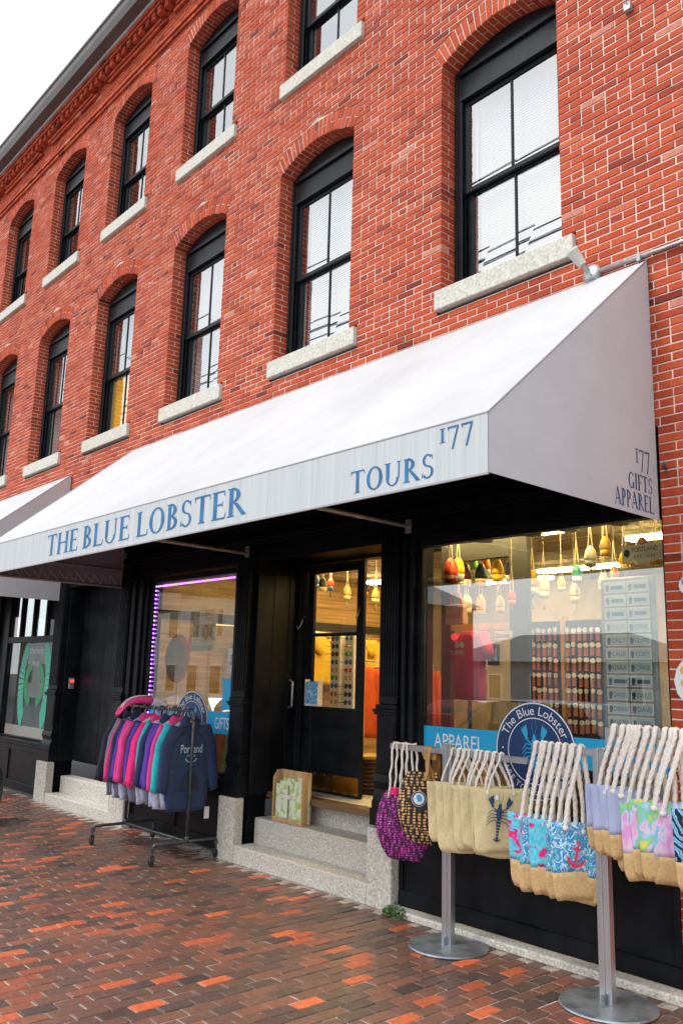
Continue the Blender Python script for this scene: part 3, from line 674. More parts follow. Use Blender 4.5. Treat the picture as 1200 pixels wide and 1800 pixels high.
# ---------------------------------------------------------------- awnings
def awn_mat(name, c, streak):
    m = bpy.data.materials.new(name); t, b = nodes_of(m); b.inputs['Roughness'].default_value = .55; b.inputs['Specular IOR Level'].default_value = .35
    g = t.nodes.new('ShaderNodeNewGeometry'); mp = t.nodes.new('ShaderNodeMapping'); mp.inputs['Scale'].default_value = streak
    n = t.nodes.new('ShaderNodeTexNoise'); n.inputs['Scale'].default_value = 1; n.inputs['Detail'].default_value = 6; n.inputs['Roughness'].default_value = .7
    r = t.nodes.new('ShaderNodeValToRGB'); r.color_ramp.elements[0].position = .35; r.color_ramp.elements[1].position = .62
    r.color_ramp.elements[0].color = (*[q * .83 for q in c], 1); r.color_ramp.elements[1].color = (*c, 1)
    t.links.new(g.outputs['Position'], mp.inputs['Vector']); t.links.new(mp.outputs[0], n.inputs['Vector']); t.links.new(n.outputs['Fac'], r.inputs['Fac']); t.links.new(r.outputs['Color'], b.inputs['Base Color'])
    return m
M['canvas'] = awn_mat('white_canvas', (.52, .53, .555), (.6, .5, .5)); M['valance'] = awn_mat('streaked_valance', (.56, .60, .63), (34, 8, .5)); M['side'] = awn_mat('side_canvas', (.56, .58, .61), (.3, .35, .5))
M['shade_lining'] = pbr('under_canopy_shade', (.004, .0045, .007), .8); M['taupe'] = pbr('taupe_lining', (.27, .245, .25), .8, var=.1)  # near-black inner sheet: shade under the canopy put into its colour
M['seam'] = pbr('grey_piping', (.36, .36, .38), .6)
def awning(name, label, xl, xr, zt, zf, zb, d, title=True):
    t = thing(name, label, 'awning', ((xl + xr) / 2, 0, zb))
    n, m = 150, 14; c = MB(); V = []
    for j in range(m + 1):
        s = j / m
        for i in range(n + 1):
            x = xl + (xr - xl) * i / n
            rib = abs(math.sin(math.pi * (x - xr) / 1.3))
            sag = -.028 * math.sin(math.pi * s) * rib + .007 * math.sin(x * 7 + s * 6) * math.sin(math.pi * s) + .003 * math.sin(x * 19 - s * 9) * math.sin(math.pi * s)
            V.append((x, -.01 - (d - .01) * s + sag * .6, zt + (zf - zt) * s + sag))
    c.add(V, [(j * (n + 1) + i, j * (n + 1) + i + 1, (j + 1) * (n + 1) + i + 1, (j + 1) * (n + 1) + i) for j in range(m) for i in range(n)])
    can = c.build('canopy', M['canvas'], t, smooth=True)
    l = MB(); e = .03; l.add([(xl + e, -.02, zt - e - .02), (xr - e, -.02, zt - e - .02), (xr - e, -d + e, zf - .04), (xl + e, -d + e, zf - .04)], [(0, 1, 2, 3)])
    l.add([(xl + e, -d + .008, zb + .01), (xr - e, -d + .008, zb + .01), (xr - e, -d + .008, zf - .02), (xl + e, -d + .008, zf - .02)], [(0, 1, 2, 3)]); l.build('shade_lining', M['shade_lining'], t)
    v = MB(); v.box(xl, xr, -d - .003, -d + .003, zb, zf - .002); v.build('valance', M['valance'], t)
    h = MB(); h.box(xl, xr, -d - .006, -d + .006, zb - .012, zb); h.tube([(xl, -d, zf), (xr, -d, zf)], .007, 6); h.build('hem', M['seam'], t)
    for (x, nm) in ((xr, 1), (xl, -1)):
        s = MB(); s.prism([(x - .004 * nm, -.012, zb), (x - .004 * nm, -d, zb), (x - .004 * nm, -d, zf), (x - .004 * nm, -.012, zt)], (.004 * nm, 0, 0)); s.build('side_panel', M['side'], t)
        s = MB(); xi = x - .012 * nm; s.add([(xi, -.02, zb + .01), (xi, -d + .01, zb + .01), (xi, -d + .01, zf - .02), (xi, -.02, zt - .05)], [(0, 1, 2, 3)]); s.build('side_lining', M['taupe'], t)
        s = MB(); s.tube([(x, -.012, zt), (x, -d, zf)], .006, 6); s.build('piping', M['seam'], t, smooth=True)
    fr = MB(); xi = xl + .03
    fr.tube([(xi, -.03, zb + .25), (xi, -d + .03, zb + .25)], .014, 6); fr.tube([(xi, -.03, zb + .02), (xi, -d + .03, zb + .02)], .014, 6); fr.tube([(xi, -.75, zb + .25), (xi, -.75, zb + .95)], .012, 6); fr.tube([(xi, -1.1, zb + .25), (xi, -1.1, zb + .5)], .012, 6)
    fr.tube([(xi, -.05, zb + .02), (xi, -.05, zt - .1)], .014, 6); fr.build('frame_tube', M['taupe'], t, smooth=True)
    la = MB(); k = 0; y = -.1
    while y > -d + .1: la.tube([(xi, y, zb + .03), (xi + .004, y - .11, zb + .15), (xi + .004, y - .12, zb + .03)], .004, 4); y -= .12
    la.build('lacing', M['cream'], t)
    if title:
        for (xw, xf) in ((-2.31, -1.6), (-4.75, -3.78)):
            r = MB(); r.tube([(xw, -.09, 3.22 if xw > -3 else 3.2), (xf, -d + .03, zb + .04)], .017, 8); r.box(xw - .03, xw + .03, -.09, -.072, 3.16, 3.28); r.build('support_rod', M['galv'], t)
        for wd_, x_, z_, w__, h__ in (('THE', -5.84, .055, .745, .222), ('BLUE', -4.99, .055, .955, .222), ('LOBSTER', -3.915, .055, 1.66, .222), ('TOURS', -1.105, .035, .72, .145), ('177', -.35, .225, .255, .135)): a = MB(); serif(a, wd_, (x_, -d - .0045, zb + z_), X, Z, w__, h__, FN); a.build('front_lettering', M['awnblue'], t)
        for wd_, y_, z_, w__, h__ in (('177', -.30, 3.36, .19, .155), ('GIFTS', -.41, 3.17, .32, .11), ('APPAREL', -.585, 3.035, .50, .115)): a = MB(); serif(a, wd_, (xr + .001, y_, z_), Y, Z, w__, h__, X); a.build('side_lettering', M['awnnavy'], t)
        s = MB(); zz = zb + .1
        while zz < zt - .1: s.lathe([(.006, 0), (.006, .002)], (xr, -.03, zz), 6, 'x'); zz += .17
        s.build('fixing_screw', M['galv'], t)
    return t
awning('shop_awning', 'large white canvas awning lettered THE BLUE LOBSTER TOURS 177', -7.74, 0.0, 4.945, 3.34, 3.0, 1.875)
awning('shop_awning', 'plain white awning over the far shop with winged window', -14.5, -9.72, 4.92, 3.30, 2.93, 1.9, False)

# ---------------------------------------------------------------- inside the shop
M['ceil'] = pbr('ceiling_tile', (.42, .38, .31), .9, var=.1, scale=20); M['plankwall'] = pbr('wood_plank_wall', (.46, .31, .14), .6, var=.35, scale=7, stretch=(1, .12, 3)); M['floorw'] = pbr('wood_floor', (.16, .09, .045), .5, var=.3, scale=5, stretch=(.3, 3, 1))
M['tube'] = pbr('warm_tube', (1, .9, .6), .5, emit=(1, .70, .27), estr=36.); M['darkwall'] = pbr('charcoal_wall', (.045, .045, .05), .7, var=.2)
M['wallb'] = pbr('beige_wall', (.30, .24, .17), .8, var=.2, scale=3)
FZ, CZ = .68, 3.42
s = struct(MB().box(-7.45, .0, .3, 5.6, FZ - .06, FZ).build('shop_floor', M['floorw']))
s = struct(MB().box(-7.45, .0, .3, 5.6, CZ, CZ + .05).build('shop_ceiling', M['ceil']))
gb = MB()
for i in range(12): gb.box(-7.4 + i * .61, -7.385 + i * .61, .31, 5.59, CZ - .006, CZ - .0005)
for i in range(9): gb.box(-7.44, -.01, .5 + i * .61, .515 + i * .61, CZ - .0065, CZ - .0007)
gb.build('ceiling_grid', M['wallb'], s)
wb = struct(MB().box(-7.45, .0, 5.6, 5.7, FZ, CZ).build('shop_back_wall', M['wallb']))
ws_ = struct(MB().box(-7.55, -7.45, .3, 5.7, FZ - .06, CZ).build('shop_side_wall', M['plankwall']))
zz = FZ + .002
for i in range(18): q = MB(); q.box(-7.449, -7.432 + random.uniform(-.002, .003), .31, 5.59, zz, zz + .148); q.build('plank', M['plankwall'], ws_); zz += .152
q = MB(); q.box(-7.43, -7.40, .31, 5.59, 2.62, 2.74); q.build('rail_board', M['darkwall'], ws_)
struct(MB().box(.0, .009, .3, 5.7, FZ - .06, CZ).build('shop_end_wall', M['wallb']))
lt = thing('ceiling_light', 'warm fluorescent ceiling batten inside the shop', 'light', (-2.3, 1.5, CZ), 'ceiling battens in the shop')
b = MB(); b.box(-2.9, -1.7, 1.4, 1.6, CZ - .05, CZ); b.build('housing', M['cream'], lt)
for y_ in (1.44, 1.54): b = MB(); b.lathe([(.02, -2.88), (.02, -1.72)], (0, y_, CZ - .075), 8, 'x'); b.build('tube', M['tube'], lt, smooth=True)
for p in ((-3.2, 4.0), (-1.0, 2.4), (-4.25, 1.35), (-5.9, 1.9), (-6.1, 3.6), (-4.6, 4.6), (-.9, 4.2), (-1.45, .62), (-2.4, .60), (-.62, .33)): clone(lt, (p[0], p[1], CZ))  # front row of battens added to light the goods' street side
WARM = [(-2.3, 1.5), (-4.25, 1.35), (-5.9, 2.6), (-3.2, 4.0)]
# buoys hanging from the ceiling: (x, y, z of middle, height, radius, colours)
COLS = {'maroon': (.12, .012, .010), 'yellow': (.80, .50, .02), 'cream': (.70, .58, .34), 'orange': (.80, .22, .02), 'green': (.16, .50, .05), 'navy': (.03, .05, .11), 'white': (.72, .70, .64), 'red': (.62, .07, .03), 'teal': (.06, .32, .36), 'ochre': (.46, .28, .05), 'wood': (.58, .36, .13), 'grey': (.32, .34, .36), 'blue': (.05, .14, .38), 'black': (.02, .02, .022)}
for k_, c_ in COLS.items(): M['b_' + k_] = pbr('buoy_' + k_, c_, .45, var=.12, scale=10)
M['cord'] = pbr('cord', (.62, .52, .36), .8)
def buoy(x, y, z, h, r, c1, c2, stick, where):
    t = thing('lobster_buoy', f'{c1} buoy with {c2} lower band hanging {where}', 'buoy', (x, y, z), 'painted buoys hung from the shop ceiling')
    a = MB(); zb = z - h / 2
    a.lathe([(r * .94, zb + h * .3), (r, zb + h * .42), (r * .97, zb + h * .6), (r * .78, zb + h * .8), (r * .42, zb + h * .95), (r * .12, zb + h)], (x, y, 0), 14); a.build('body', M['b_' + c1], t, smooth=True)
    a = MB(); a.lathe([(r * .55, zb), (r * .88, zb + h * .02), (r * .94, zb + h * .3)], (x, y, 0), 14); a.build('band', M['b_' + c2], t, smooth=True)
    if stick: a = MB(); a.lathe([(r * .2, zb - h * .55), (r * .2, zb)], (x, y, 0), 8); a.build('spindle', M['b_' + stick], t, smooth=True)
    a = MB(); a.tube([(x - .02, y, z + h / 2 - .01), (x, y, min(CZ, z + h / 2 + .22))], .005, 5); a.tube([(x + .02, y, z + h / 2 - .01), (x, y, min(CZ, z + h / 2 + .22))], .005, 5)
    if z + h / 2 + .22 < CZ: a.tube([(x, y, z + h / 2 + .22), (x, y, CZ)], .0025, 4)
    a.build('cord', M['cord'], t)
buoy(-2.421, 0.62, 2.907, 0.247, 0.068, 'red', 'maroon', '', 'beside the frame post')
buoy(-2.440, 0.75, 2.933, 0.229, 0.062, 'yellow', 'grey', 'cream', 'next to the red buoy')
buoy(-2.523, 0.95, 2.905, 0.234, 0.064, 'maroon', 'white', 'cream', 'large one inside the black frame')
buoy(-2.621, 1.20, 3.024, 0.184, 0.050, 'green', 'white', 'green', 'inside the black frame')
buoy(-2.366, 1.00, 2.904, 0.221, 0.060, 'navy', 'cream', '', 'inside the black frame')
buoy(-2.462, 1.20, 3.017, 0.170, 0.046, 'orange', 'white', 'orange', 'inside the black frame')
buoy(-2.128, 0.95, 2.920, 0.215, 0.059, 'yellow', 'yellow', 'cream', 'inside the black frame')
buoy(-1.970, 0.95, 2.907, 0.222, 0.061, 'navy', 'cream', '', 'at the frame edge')
buoy(-2.502, 0.95, 2.620, 0.188, 0.051, 'cream', 'white', 'cream', 'low inside the frame')
buoy(-2.455, 1.10, 2.630, 0.189, 0.052, 'yellow', 'cream', '', 'low inside the frame')
buoy(-2.221, 1.10, 2.619, 0.164, 0.045, 'cream', 'yellow', 'cream', 'low inside the frame')
buoy(-1.780, 0.70, 2.628, 0.131, 0.036, 'red', 'orange', 'red', 'low by the frame edge')
buoy(-1.773, 1.00, 2.788, 0.229, 0.063, 'ochre', 'white', 'white', 'over the key ring racks')
buoy(-1.720, 1.10, 2.752, 0.198, 0.054, 'cream', 'white', 'cream', 'over the key ring racks')
buoy(-1.863, 1.60, 2.840, 0.144, 0.039, 'yellow', 'cream', '', 'over the key ring racks')
buoy(-1.306, 1.00, 2.837, 0.159, 0.044, 'teal', 'white', 'white', 'over the key ring racks')
buoy(-0.981, 0.70, 2.924, 0.179, 0.049, 'white', 'grey', 'grey', 'over the plate tower')
buoy(-0.902, 0.80, 3.014, 0.170, 0.046, 'ochre', 'ochre', '', 'over the plate tower')
buoy(-0.989, 0.90, 2.727, 0.162, 0.044, 'cream', 'white', 'cream', 'over the plate tower')
buoy(-1.003, 1.10, 2.820, 0.136, 0.037, 'orange', 'ochre', 'cream', 'over the plate tower')
buoy(-0.704, 0.75, 2.868, 0.165, 0.045, 'yellow', 'cream', 'cream', 'over the plate tower')
buoy(-0.440, 0.55, 2.898, 0.218, 0.060, 'maroon', 'white', '', 'biggest, by the PORTLAND plate')
buoy(-0.347, 0.60, 2.882, 0.173, 0.047, 'yellow', 'ochre', '', 'close to the brick pier')
buoy(-1.592, 1.40, 2.718, 0.180, 0.049, 'cream', 'cream', 'cream', 'over the key ring racks')
buoy(-5.565, 1.60, 3.109, 0.178, 0.048, 'blue', 'teal', '', 'seen through the door glass')
buoy(-5.427, 1.60, 3.063, 0.183, 0.050, 'black', 'cream', '', 'seen through the door glass')
buoy(-5.616, 1.90, 3.103, 0.166, 0.045, 'red', 'blue', 'blue', 'seen through the door glass')
buoy(-4.953, 1.60, 2.926, 0.184, 0.050, 'wood', 'cream', 'cream', 'seen through the door glass')
buoy(-4.943, 1.90, 2.995, 0.159, 0.043, 'black', 'yellow', '', 'seen in the open door gap')
buoy(-4.548, 1.70, 2.877, 0.180, 0.049, 'wood', 'cream', 'wood', 'seen in the open door gap')
for i, (x, y) in enumerate(((-1.86, .42), (-1.35, .42), (-1.0, .42), (-.55, .42), (-.16, .42))):
    t = thing('spotlight', ['spotlight can above the window, closest to the doorway', 'second spotlight can along the window head from the doorway', 'middle spotlight can over the round logo', 'spotlight can over the name plate tower', 'spotlight can beside the brick pier'][i], 'spotlight', (x, y, CZ - .28), 'spotlight cans behind the shop glass')
    a = MB(); a.lathe([(.075, -.32), (.08, -.30), (.08, -.17), (.06, -.15), (.02, -.14)], (x, y, CZ), 18); a.build('can', M['b_grey'], t, smooth=True)
    a = MB(); a.lathe([(.012, -.14), (.012, -.001)], (x, y, CZ), 8); a.build('stem', M['b_black'], t)
    a = MB(); a.lathe([(.06, -.322), (.066, -.3205)], (x, y, CZ), 18); a.build('lens', M['b_black'], t)
# black display frame with an opening
t = thing('shop_partition', 'tall black painted frame standing behind the shop window', 'partition', (-2.15, .85, FZ))
a = MB(); a.box(-2.72, -2.60, .82, .88, FZ, CZ - .02); a.box(-1.90, -1.70, .82, .88, FZ, CZ - .02); a.box(-2.60, -1.90, .82, .88, 3.02, CZ - .02); a.build('upright_boards', M['darkwall'], t, bevel=.004)
a = MB(); a.box(-2.6, -1.9, .83, .87, 2.36, 2.42); a.build('shelf_rail', M['b_wood'], t)
# pink tee shirt on a form
def tee(name, label, x, y, z, wdt, hgt, col, rz=0., group=None, longs=False):
    t = thing(name, label, 'shirt', (x, y, z), group); t.rotation_euler = (0, 0, 0)
    R = []; n = 20; c, s = math.cos(rz), math.sin(rz)
    for i in range(13):
        q = i / 12; zz = z + hgt * (1 - q); hw = wdt / 2 * (.42 + .58 * min(1, q * 5)) * (1 - .05 * math.sin(q * 3)); th = .045 + .03 * math.sin(q * 2.5)
        ring = []
        for k in range(n):
            a = 2 * math.pi * k / n; rr = 1 + .03 * math.sin(a * 5 + q * 4)
            u, v_ = hw * math.copysign(abs(math.cos(a)) ** .7, math.cos(a)) * rr, th * math.copysign(abs(math.sin(a)) ** .7, math.sin(a)) * (1 + .25 * math.sin(a * 7 + i))
            ring.append((x + u * c - v_ * s, y + u * s + v_ * c, zz))
        R.append(ring)
    m = MB(); m.rings(R)
    for sg in (-1, 1):
        a = Vector((x + sg * wdt * .46 * c, y + sg * wdt * .46 * s, z + hgt * .88)); e = a + Vector((sg * wdt * (.14 if longs else .24) * c, sg * wdt * (.14 if longs else .24) * s, -hgt * (.78 if longs else .25)))
        m.tube([a - (e - a) * .12, a, a.lerp(e, .5) + Vector((0, .004, 0)), e], wdt * .15, 10, wdt * .11)
    m.build('garment', col, t, smooth=True); return t
M['pink'] = pbr('pink_jersey', (.72, .03, .12), .85, var=.1); M['ytee'] = pbr('mustard_jersey', (.72, .50, .06), .85, var=.1); M['otee'] = pbr('orange_fleece', (.70, .12, .03), .9, var=.1); M['brownf'] = pbr('brown_fleece', (.10, .06, .045), .9); M['palepink'] = pbr('pale_pink', (.7, .38, .36), .8)
tp = tee('tee_shirt', 'raspberry pink tee shirt displayed just inside the shop window', -2.28, .72, 1.72, .52, .62, M['pink'], -.4)
a = MB(); text(a, 'SOUVENIRS', (-2.42, .615, 2.12), Vector((.92, -.39, 0)), Z, .26, .04); disc(a, (-2.33, .60, 2.21), Vector((.92, -.39, 0)), Z, .05, .03, 16); disc(a, (-2.25, .575, 2.21), Vector((.92, -.39, 0)), Z, .04, .03, 16); a.build('chest_print', M['white'], tp)
a = thing('display_stand', 'dark stand carrying the pink tee shirt', 'stand', (-2.28, .72, FZ)); b = MB(); b.lathe([(.16, FZ), (.16, FZ + .02), (.02, FZ + .03), (.02, 1.75)], (-2.28, .72, 0), 14); b.build('pole_and_foot', M['pipe'], a)
t = thing('gift_bag', 'small pink and white gift bag above the pink tee shirt', 'bag', (-2.34, .62, 2.42)); b = MB(); b.box(-2.46, -2.24, .58, .64, 2.40, 2.58); b.build('bag', M['palepink'], t, bevel=.006); b = MB(); b.tube([(-2.42, .61, 2.575), (-2.40, .61, 2.68), (-2.35, .61, 2.70), (-2.30, .61, 2.68), (-2.28, .61, 2.575)], .008, 6); b.build('handle', M['b_red'], t, smooth=True)
b = MB(); text(b, 'MAINE', (-2.44, .578, 2.45), X, Z, .18, .05); b.build('bag_print', M['b_red'], t)
# basket barrel
t = thing('barrel', 'slatted wooden bushel barrel behind the round window logo', 'barrel', (-1.72, .72, FZ)); b = MB(); n = 18
for i in range(n):
    a0, a1 = 2 * math.pi * i / n + .02, 2 * math.pi * (i + 1) / n - .02; b = MB(); R = []
    for zz, r in ((FZ, .22), (FZ + .5, .27), (1.72, .25)): R.append([(-1.72 + q * math.cos(a), .72 + q * math.sin(a), zz) for q, a in ((r, a0), (r, a1), (r - .012, a1), (r - .012, a0))])
    b.rings(R); b.build('stave', M['wood'], t)
for zz in (FZ + .2, 1.5): b = MB(); b.lathe([(.279, zz), (.279, zz + .04), (.265, zz + .04), (.265, zz)], (-1.72, .72, 0), 24); b.build('hoop', M['b_ochre'], t)
# key-ring racks
M['keycard'] = pbr('keyring_copper', (.52, .20, .13), .3, var=.6, scale=9); M['keyclear'] = pbr('clear_loop', (.88, .88, .9), .15)
rk = None
for gi, (x0, nx) in enumerate(((-2.06, 6), (-1.62, 6))):
    rack = thing('key_ring_rack', ['dark pegboard rack of key rings beside the display frame', 'dark pegboard rack of key rings beside the plate tower'][gi], 'display rack', (x0 + .18, 1.33, FZ))
    b = MB(); b.box(x0 - .03, x0 + .37, 1.33, 1.36, FZ, 2.46); b.build('board', M['b_black'], rack, bevel=.004)
    b = MB(); b.box(x0 - .05, x0 - .031, 1.30, 1.38, FZ, 2.5); b.box(x0 + .371, x0 + .39, 1.30, 1.38, FZ, 2.5); b.build('side_post', M['b_wood'], rack)
    for row in range(7):
        for col in range(nx):
            x = x0 + .01 + col * .062; z = 2.38 - row * .135
            if rk is None:
                rk = thing('key_ring', 'copper key ring on a clear loop hung in rows on the racks', 'key ring', (x, 1.30, z), 'key rings in rows on the racks')
                b = MB(); b.tube([(x, 1.329, z), (x, 1.285, z)], .003, 5); b.build('peg', M['steel'], rk)
                b = MB(); b.lathe([(.0, -.006), (.024, -.005), (.024, .005), (.0, .006)], (x, 1.292, z - .012), 10, 'y'); b.build('loop', M['keyclear'], rk)
                b = MB(); b.box(x - .019, x + .019, 1.288, 1.296, z - .108, z - .038); b.build('fob', M['keycard'], rk, bevel=.003)
            else:
                c = clone(rk, (x, 1.30 + random.uniform(-.006, .006), z + random.uniform(-.008, .008)), rotz=random.uniform(-.5, .5))
# name-plate tower
M['plate'] = pbr('plate_blue_white', (.42, .62, .74), .4, col2=(.62, .74, .80), scale=4)
tw = thing('plate_tower', 'grey rotating tower of souvenir name plates behind the glass', 'display rack', (-.66, .62, FZ))
b = MB(); b.box(-.86, -.40, .635, .66, FZ + .05, 2.72); b.box(-.30, -.28, .60, 1.0, FZ + .05, 2.66); b.lathe([(.2, FZ), (.2, FZ + .05)], (-.62, .72, 0), 18); b.build('panel', M['basesteel'], tw, bevel=.004)
NAMES = ['CHLOE', 'COURTNEY', 'CINDY', 'CLAIRE', 'CALEB', 'CORY', 'CARA', 'CHASE', 'DANIEL', 'DANIELLE', 'DANNY', 'DAVE', 'DAVID', 'DEVEN', 'DESTINY', 'DEVIN']
def plate(x, y, z, ux, name, label, group):
    t = thing('name_plate', label, 'name plate', (x, y, z), group); ux = Vector(ux); uy = Vector((-ux.y, ux.x, 0)); o = Vector((x, y, z))
    a = MB(); a.prism([o, o + ux * .185, o + ux * .185 + Z * .088, o + Z * .088], uy * .004); a.build('plate', M['white'], t)
    a = MB(); q = o - uy * .0008; a.poly([q + ux * .008 + Z * .008, q + ux * .177 + Z * .008, q + ux * .177 + Z * .080, q + ux * .008 + Z * .080]); a.build('face', M['plate'], t)
    a = MB(); q = o - uy * .0016
    if name: text(a, name, q + ux * .055 + Z * .024, ux, Z, .115, .036)
    else: a.poly([q + ux * .06 + Z * .026, q + ux * .165 + Z * .026, q + ux * .165 + Z * .056, q + ux * .06 + Z * .056])
    flat(a, [ell(.03, .045, .016, .022), [(.015, .012), (.04, .012), (.034, .04), (.022, .04)]], q, ux, Z, 1, -uy); a.build('print', M['navy'], t)
i = 0
for row in range(17):
    for col in range(2):
        z = 2.60 - row * .1035; nm = None
        if 3 <= row < 7: nm = NAMES[(row - 3) * 2 + col]
        if 8 <= row < 12: nm = NAMES[8 + (row - 8) * 2 + col]
        plate(-.82 + col * .195, .62, z, (1, 0, 0), nm, f'souvenir name plate reading {nm} on the grey tower' if nm else 'small blue name plate with unreadable name on the front of the grey tower', 'name plates on the tower front')
    plate(-.305, .99, 2.54 - row * .1035, (0, -1, 0), None, 'small blue name plate on the angled side of the tower', 'name plates on the tower side')
t = thing('hanging_sign', 'grey metal plate reading PORTLAND hung high behind the glass', 'sign', (-.27, .25, 2.74)); b = MB(); b.box(-.44, -.12, .25, .256, 2.78, 2.90); b.build('plate', M['b_white'], t); b = MB(); text(b, 'PORTLAND', (-.36, .248, 2.845), X, Z, .2, .035); text(b, 'EST. 1632', (-.34, .248, 2.80), X, Z, .16, .022); flat(b, [ell(-.4, 2.84, .025, .03)], (0, .248, 0), X, Z, 1, FN); b.build('print', M['b_black'], t)
b = MB(); b.tube([(-.42, .253, 2.90), (-.42, .253, CZ)], .002, 4); b.tube([(-.14, .253, 2.90), (-.14, .253, CZ)], .002, 4); b.build('wire', M['cord'], t)
t = thing('small_sign', 'small cream sign with dark italic word beside the key rings', 'sign', (-2.0, .80, 2.32)); b = MB(); b.box(-2.05, -1.86, .80, .806, 2.26, 2.34); b.build('board', M['b_cream'], t); b = MB(); text(b, 'Discover', (-2.04, .798, 2.28), X, Z, .16, .045); b.build('print', M['b_black'], t)
t = thing('letter_tile', 'black framed tile with a white letter N beside the pink shirt', 'sign', (-2.02, .7, 2.05)); b = MB(); b.box(-2.06, -1.93, .70, .715, 2.03, 2.22); b.build('tile', M['b_black'], t, bevel=.004); b = MB(); text(b, 'N', (-2.035, .698, 2.07), X, Z, .08, .11); b.build('print', M['white'], t)
# inside the doorway: tee shirts on a rail, sunglasses carousel, fleece rail, basket
ra = thing('garment_rail', 'wall rail with shirts along the wood plank wall', 'rail', (-7.2, 3.0, 2.55)); b = MB(); b.tube([(-7.12, .9, 2.56), (-7.12, 5.2, 2.56)], .014, 8); b.build('rail', M['steel'], ra)
b = MB()
for y_ in (1.2, 2.6, 4.0, 5.0): b.tube([(-7.42, y_, 2.56), (-7.12, y_, 2.56)], .01, 6)
b.build('bracket', M['steel'], ra)
for i in range(8):
    y_ = 1.9 + i * .36; nm = ['mustard', 'amber', 'yellow', 'ochre'][i % 4]
    t = tee('tee_shirt', f'mustard yellow tee shirt on the wall rail, {ORD[i]} from the shop front', -7.1, y_, 1.78, .5, .72, M['ytee'], 1.25, 'yellow tee shirts on the wall rail')
    b = MB(); b.tube([(-7.12, y_, 2.46), (-7.12, y_, 2.53), (-7.11, y_ + .02, 2.575), (-7.12, y_ + .045, 2.575)], .008, 6); b.build('hanger', M['b_cream'], t)
sg = thing('sunglasses_stand', 'white sunglasses carousel seen through the glazed door', 'display stand', (-4.93, 1.6, FZ))
b = MB(); b.lathe([(.2, FZ), (.2, FZ + .04), (.05, FZ + .06), (.05, FZ + .5)], (-4.93, 1.6, 0), 16); b.box(-5.12, -4.94, 1.50, 1.70, FZ + .5, 2.42); b.box(-4.88, -4.72, 1.52, 1.72, FZ + .5, 2.42); b.build('column', M['b_white'], sg, bevel=.006)
fr = ['b_black', 'b_black', 'b_maroon', 'b_teal', 'b_yellow', 'b_green', 'b_blue', 'b_orange', 'b_yellow', 'b_black']
for col, (xc, ux, uy) in enumerate(((-5.03, Vector((1, 0, 0)), Vector((0, -1, 0))), (-4.80, Vector((1, 0, 0)), Vector((0, -1, 0))))):
    for row in range(11):
        z = 2.36 - row * .095; o = Vector((xc, 1.49 if col == 0 else 1.51, z)); fm = M[fr[(row + col * 3) % 10]]
        t = thing('sunglasses', f'{fr[(row + col * 3) % 10][2:]} framed sunglasses on the carousel inside the door', 'sunglasses', o, 'sunglasses on the carousel')
        b = MB()
        for s in (-1, 1): annulus(b, o + ux * .036 * s, ux, Z, .022, .031, n=14)
        b.tube([o - ux * .008, o + Z * .008, o + ux * .008], .004, 5)
        for s in (-1, 1): b.tube([o + ux * .066 * s, o + ux * .07 * s - uy * .0 + Vector((0, -.09, 0))], .004, 5)
        b.build('frame', fm, t)
        b = MB()
        for s in (-1, 1): disc(b, o + ux * .036 * s + Vector((0, .001, 0)), ux, Z, .0225, .0225, 14)
        b.build('lens', M['b_black'] if (row * 3 + col) % 4 else M['b_teal'], t)
rl = thing('fleece_rail', 'floor rail of brown and orange fleeces just past the open door', 'rail', (-5.6, 3.2, FZ)); b = MB(); b.tube([(-5.6, 2.5, FZ), (-5.6, 2.5, 2.12), (-5.6, 3.9, 2.12), (-5.6, 3.9, FZ)], .015, 8); b.build('rail', M['steel'], rl)
for i in range(9):
    y_ = 2.56 + i * .14
    t = tee('fleece', ('orange' if (i % 3 == 0 or i >= 7) else 'dark brown') + f' fleece, {ORD[i]} from the front on the floor rail', -5.6 + .0, y_, 1.12, .5, .92, M['otee'] if (i % 3 == 0 or i >= 7) else M['brownf'], .15, 'fleeces on the floor rail', True)
    b = MB(); b.tube([(-5.6, y_, 2.02), (-5.6, y_, 2.10), (-5.585, y_, 2.14), (-5.6, y_, 2.145)], .007, 6); b.build('hanger', M['b_cream'], t)
t = thing('basket', 'round woven wicker basket on the shop floor', 'basket', (-4.0, 1.15, FZ))
for i in range(9): b = MB(); zz = FZ + i * .045; r = .13 + i * .009; b.lathe([(r - .008, zz), (r + .012, zz + .012), (r + .012, zz + .032), (r - .008, zz + .044)], (-4.0, 1.15, 0), 20); b.build('weave_band', M['b_ochre'] if i == 8 else M['brownf'], t, smooth=True)
# left window: display things
t = thing('oval_sign', 'round orange and brown wooden sign in the left window', 'sign', (-6.9, .45, 1.4)); b = MB(); b.lathe([(.0, -.012), (.30, -.012), (.315, .0), (.30, .012), (.0, .012)], (-6.95, .45, 2.08), 32, 'y'); b.build('board', M['b_orange'], t, smooth=False); b = MB(); b.lathe([(.0, .013), (.24, .013), (.24, .016), (.0, .016)], (-6.95, .45, 2.08), 32, 'y'); b.build('inlay', M['b_ochre'], t); b = MB(); b.box(-6.97, -6.93, .462, .48, .9, 2.0); b.build('support', M['b_wood'], t)
t = thing('poster', 'cream poster with orange foot hung in the left window', 'poster', (-6.27, .4, 2.1)); b = MB(); b.box(-6.54, -6.02, .40, .404, 2.17, 2.60); b.build('sheet', M['b_cream'], t); b = MB(); b.box(-6.54, -6.02, .397, .3995, 2.17, 2.24); b.box(-6.46, -6.1, .397, .3995, 2.34, 2.50); b.build('print', M['b_ochre'], t); b = MB(); b.tube([(-6.5, .402, 2.6), (-6.5, .402, 3.2)], .003, 4); b.tube([(-6.06, .402, 2.6), (-6.06, .402, 3.2)], .003, 4); b.build('wire', M['cord'], t)
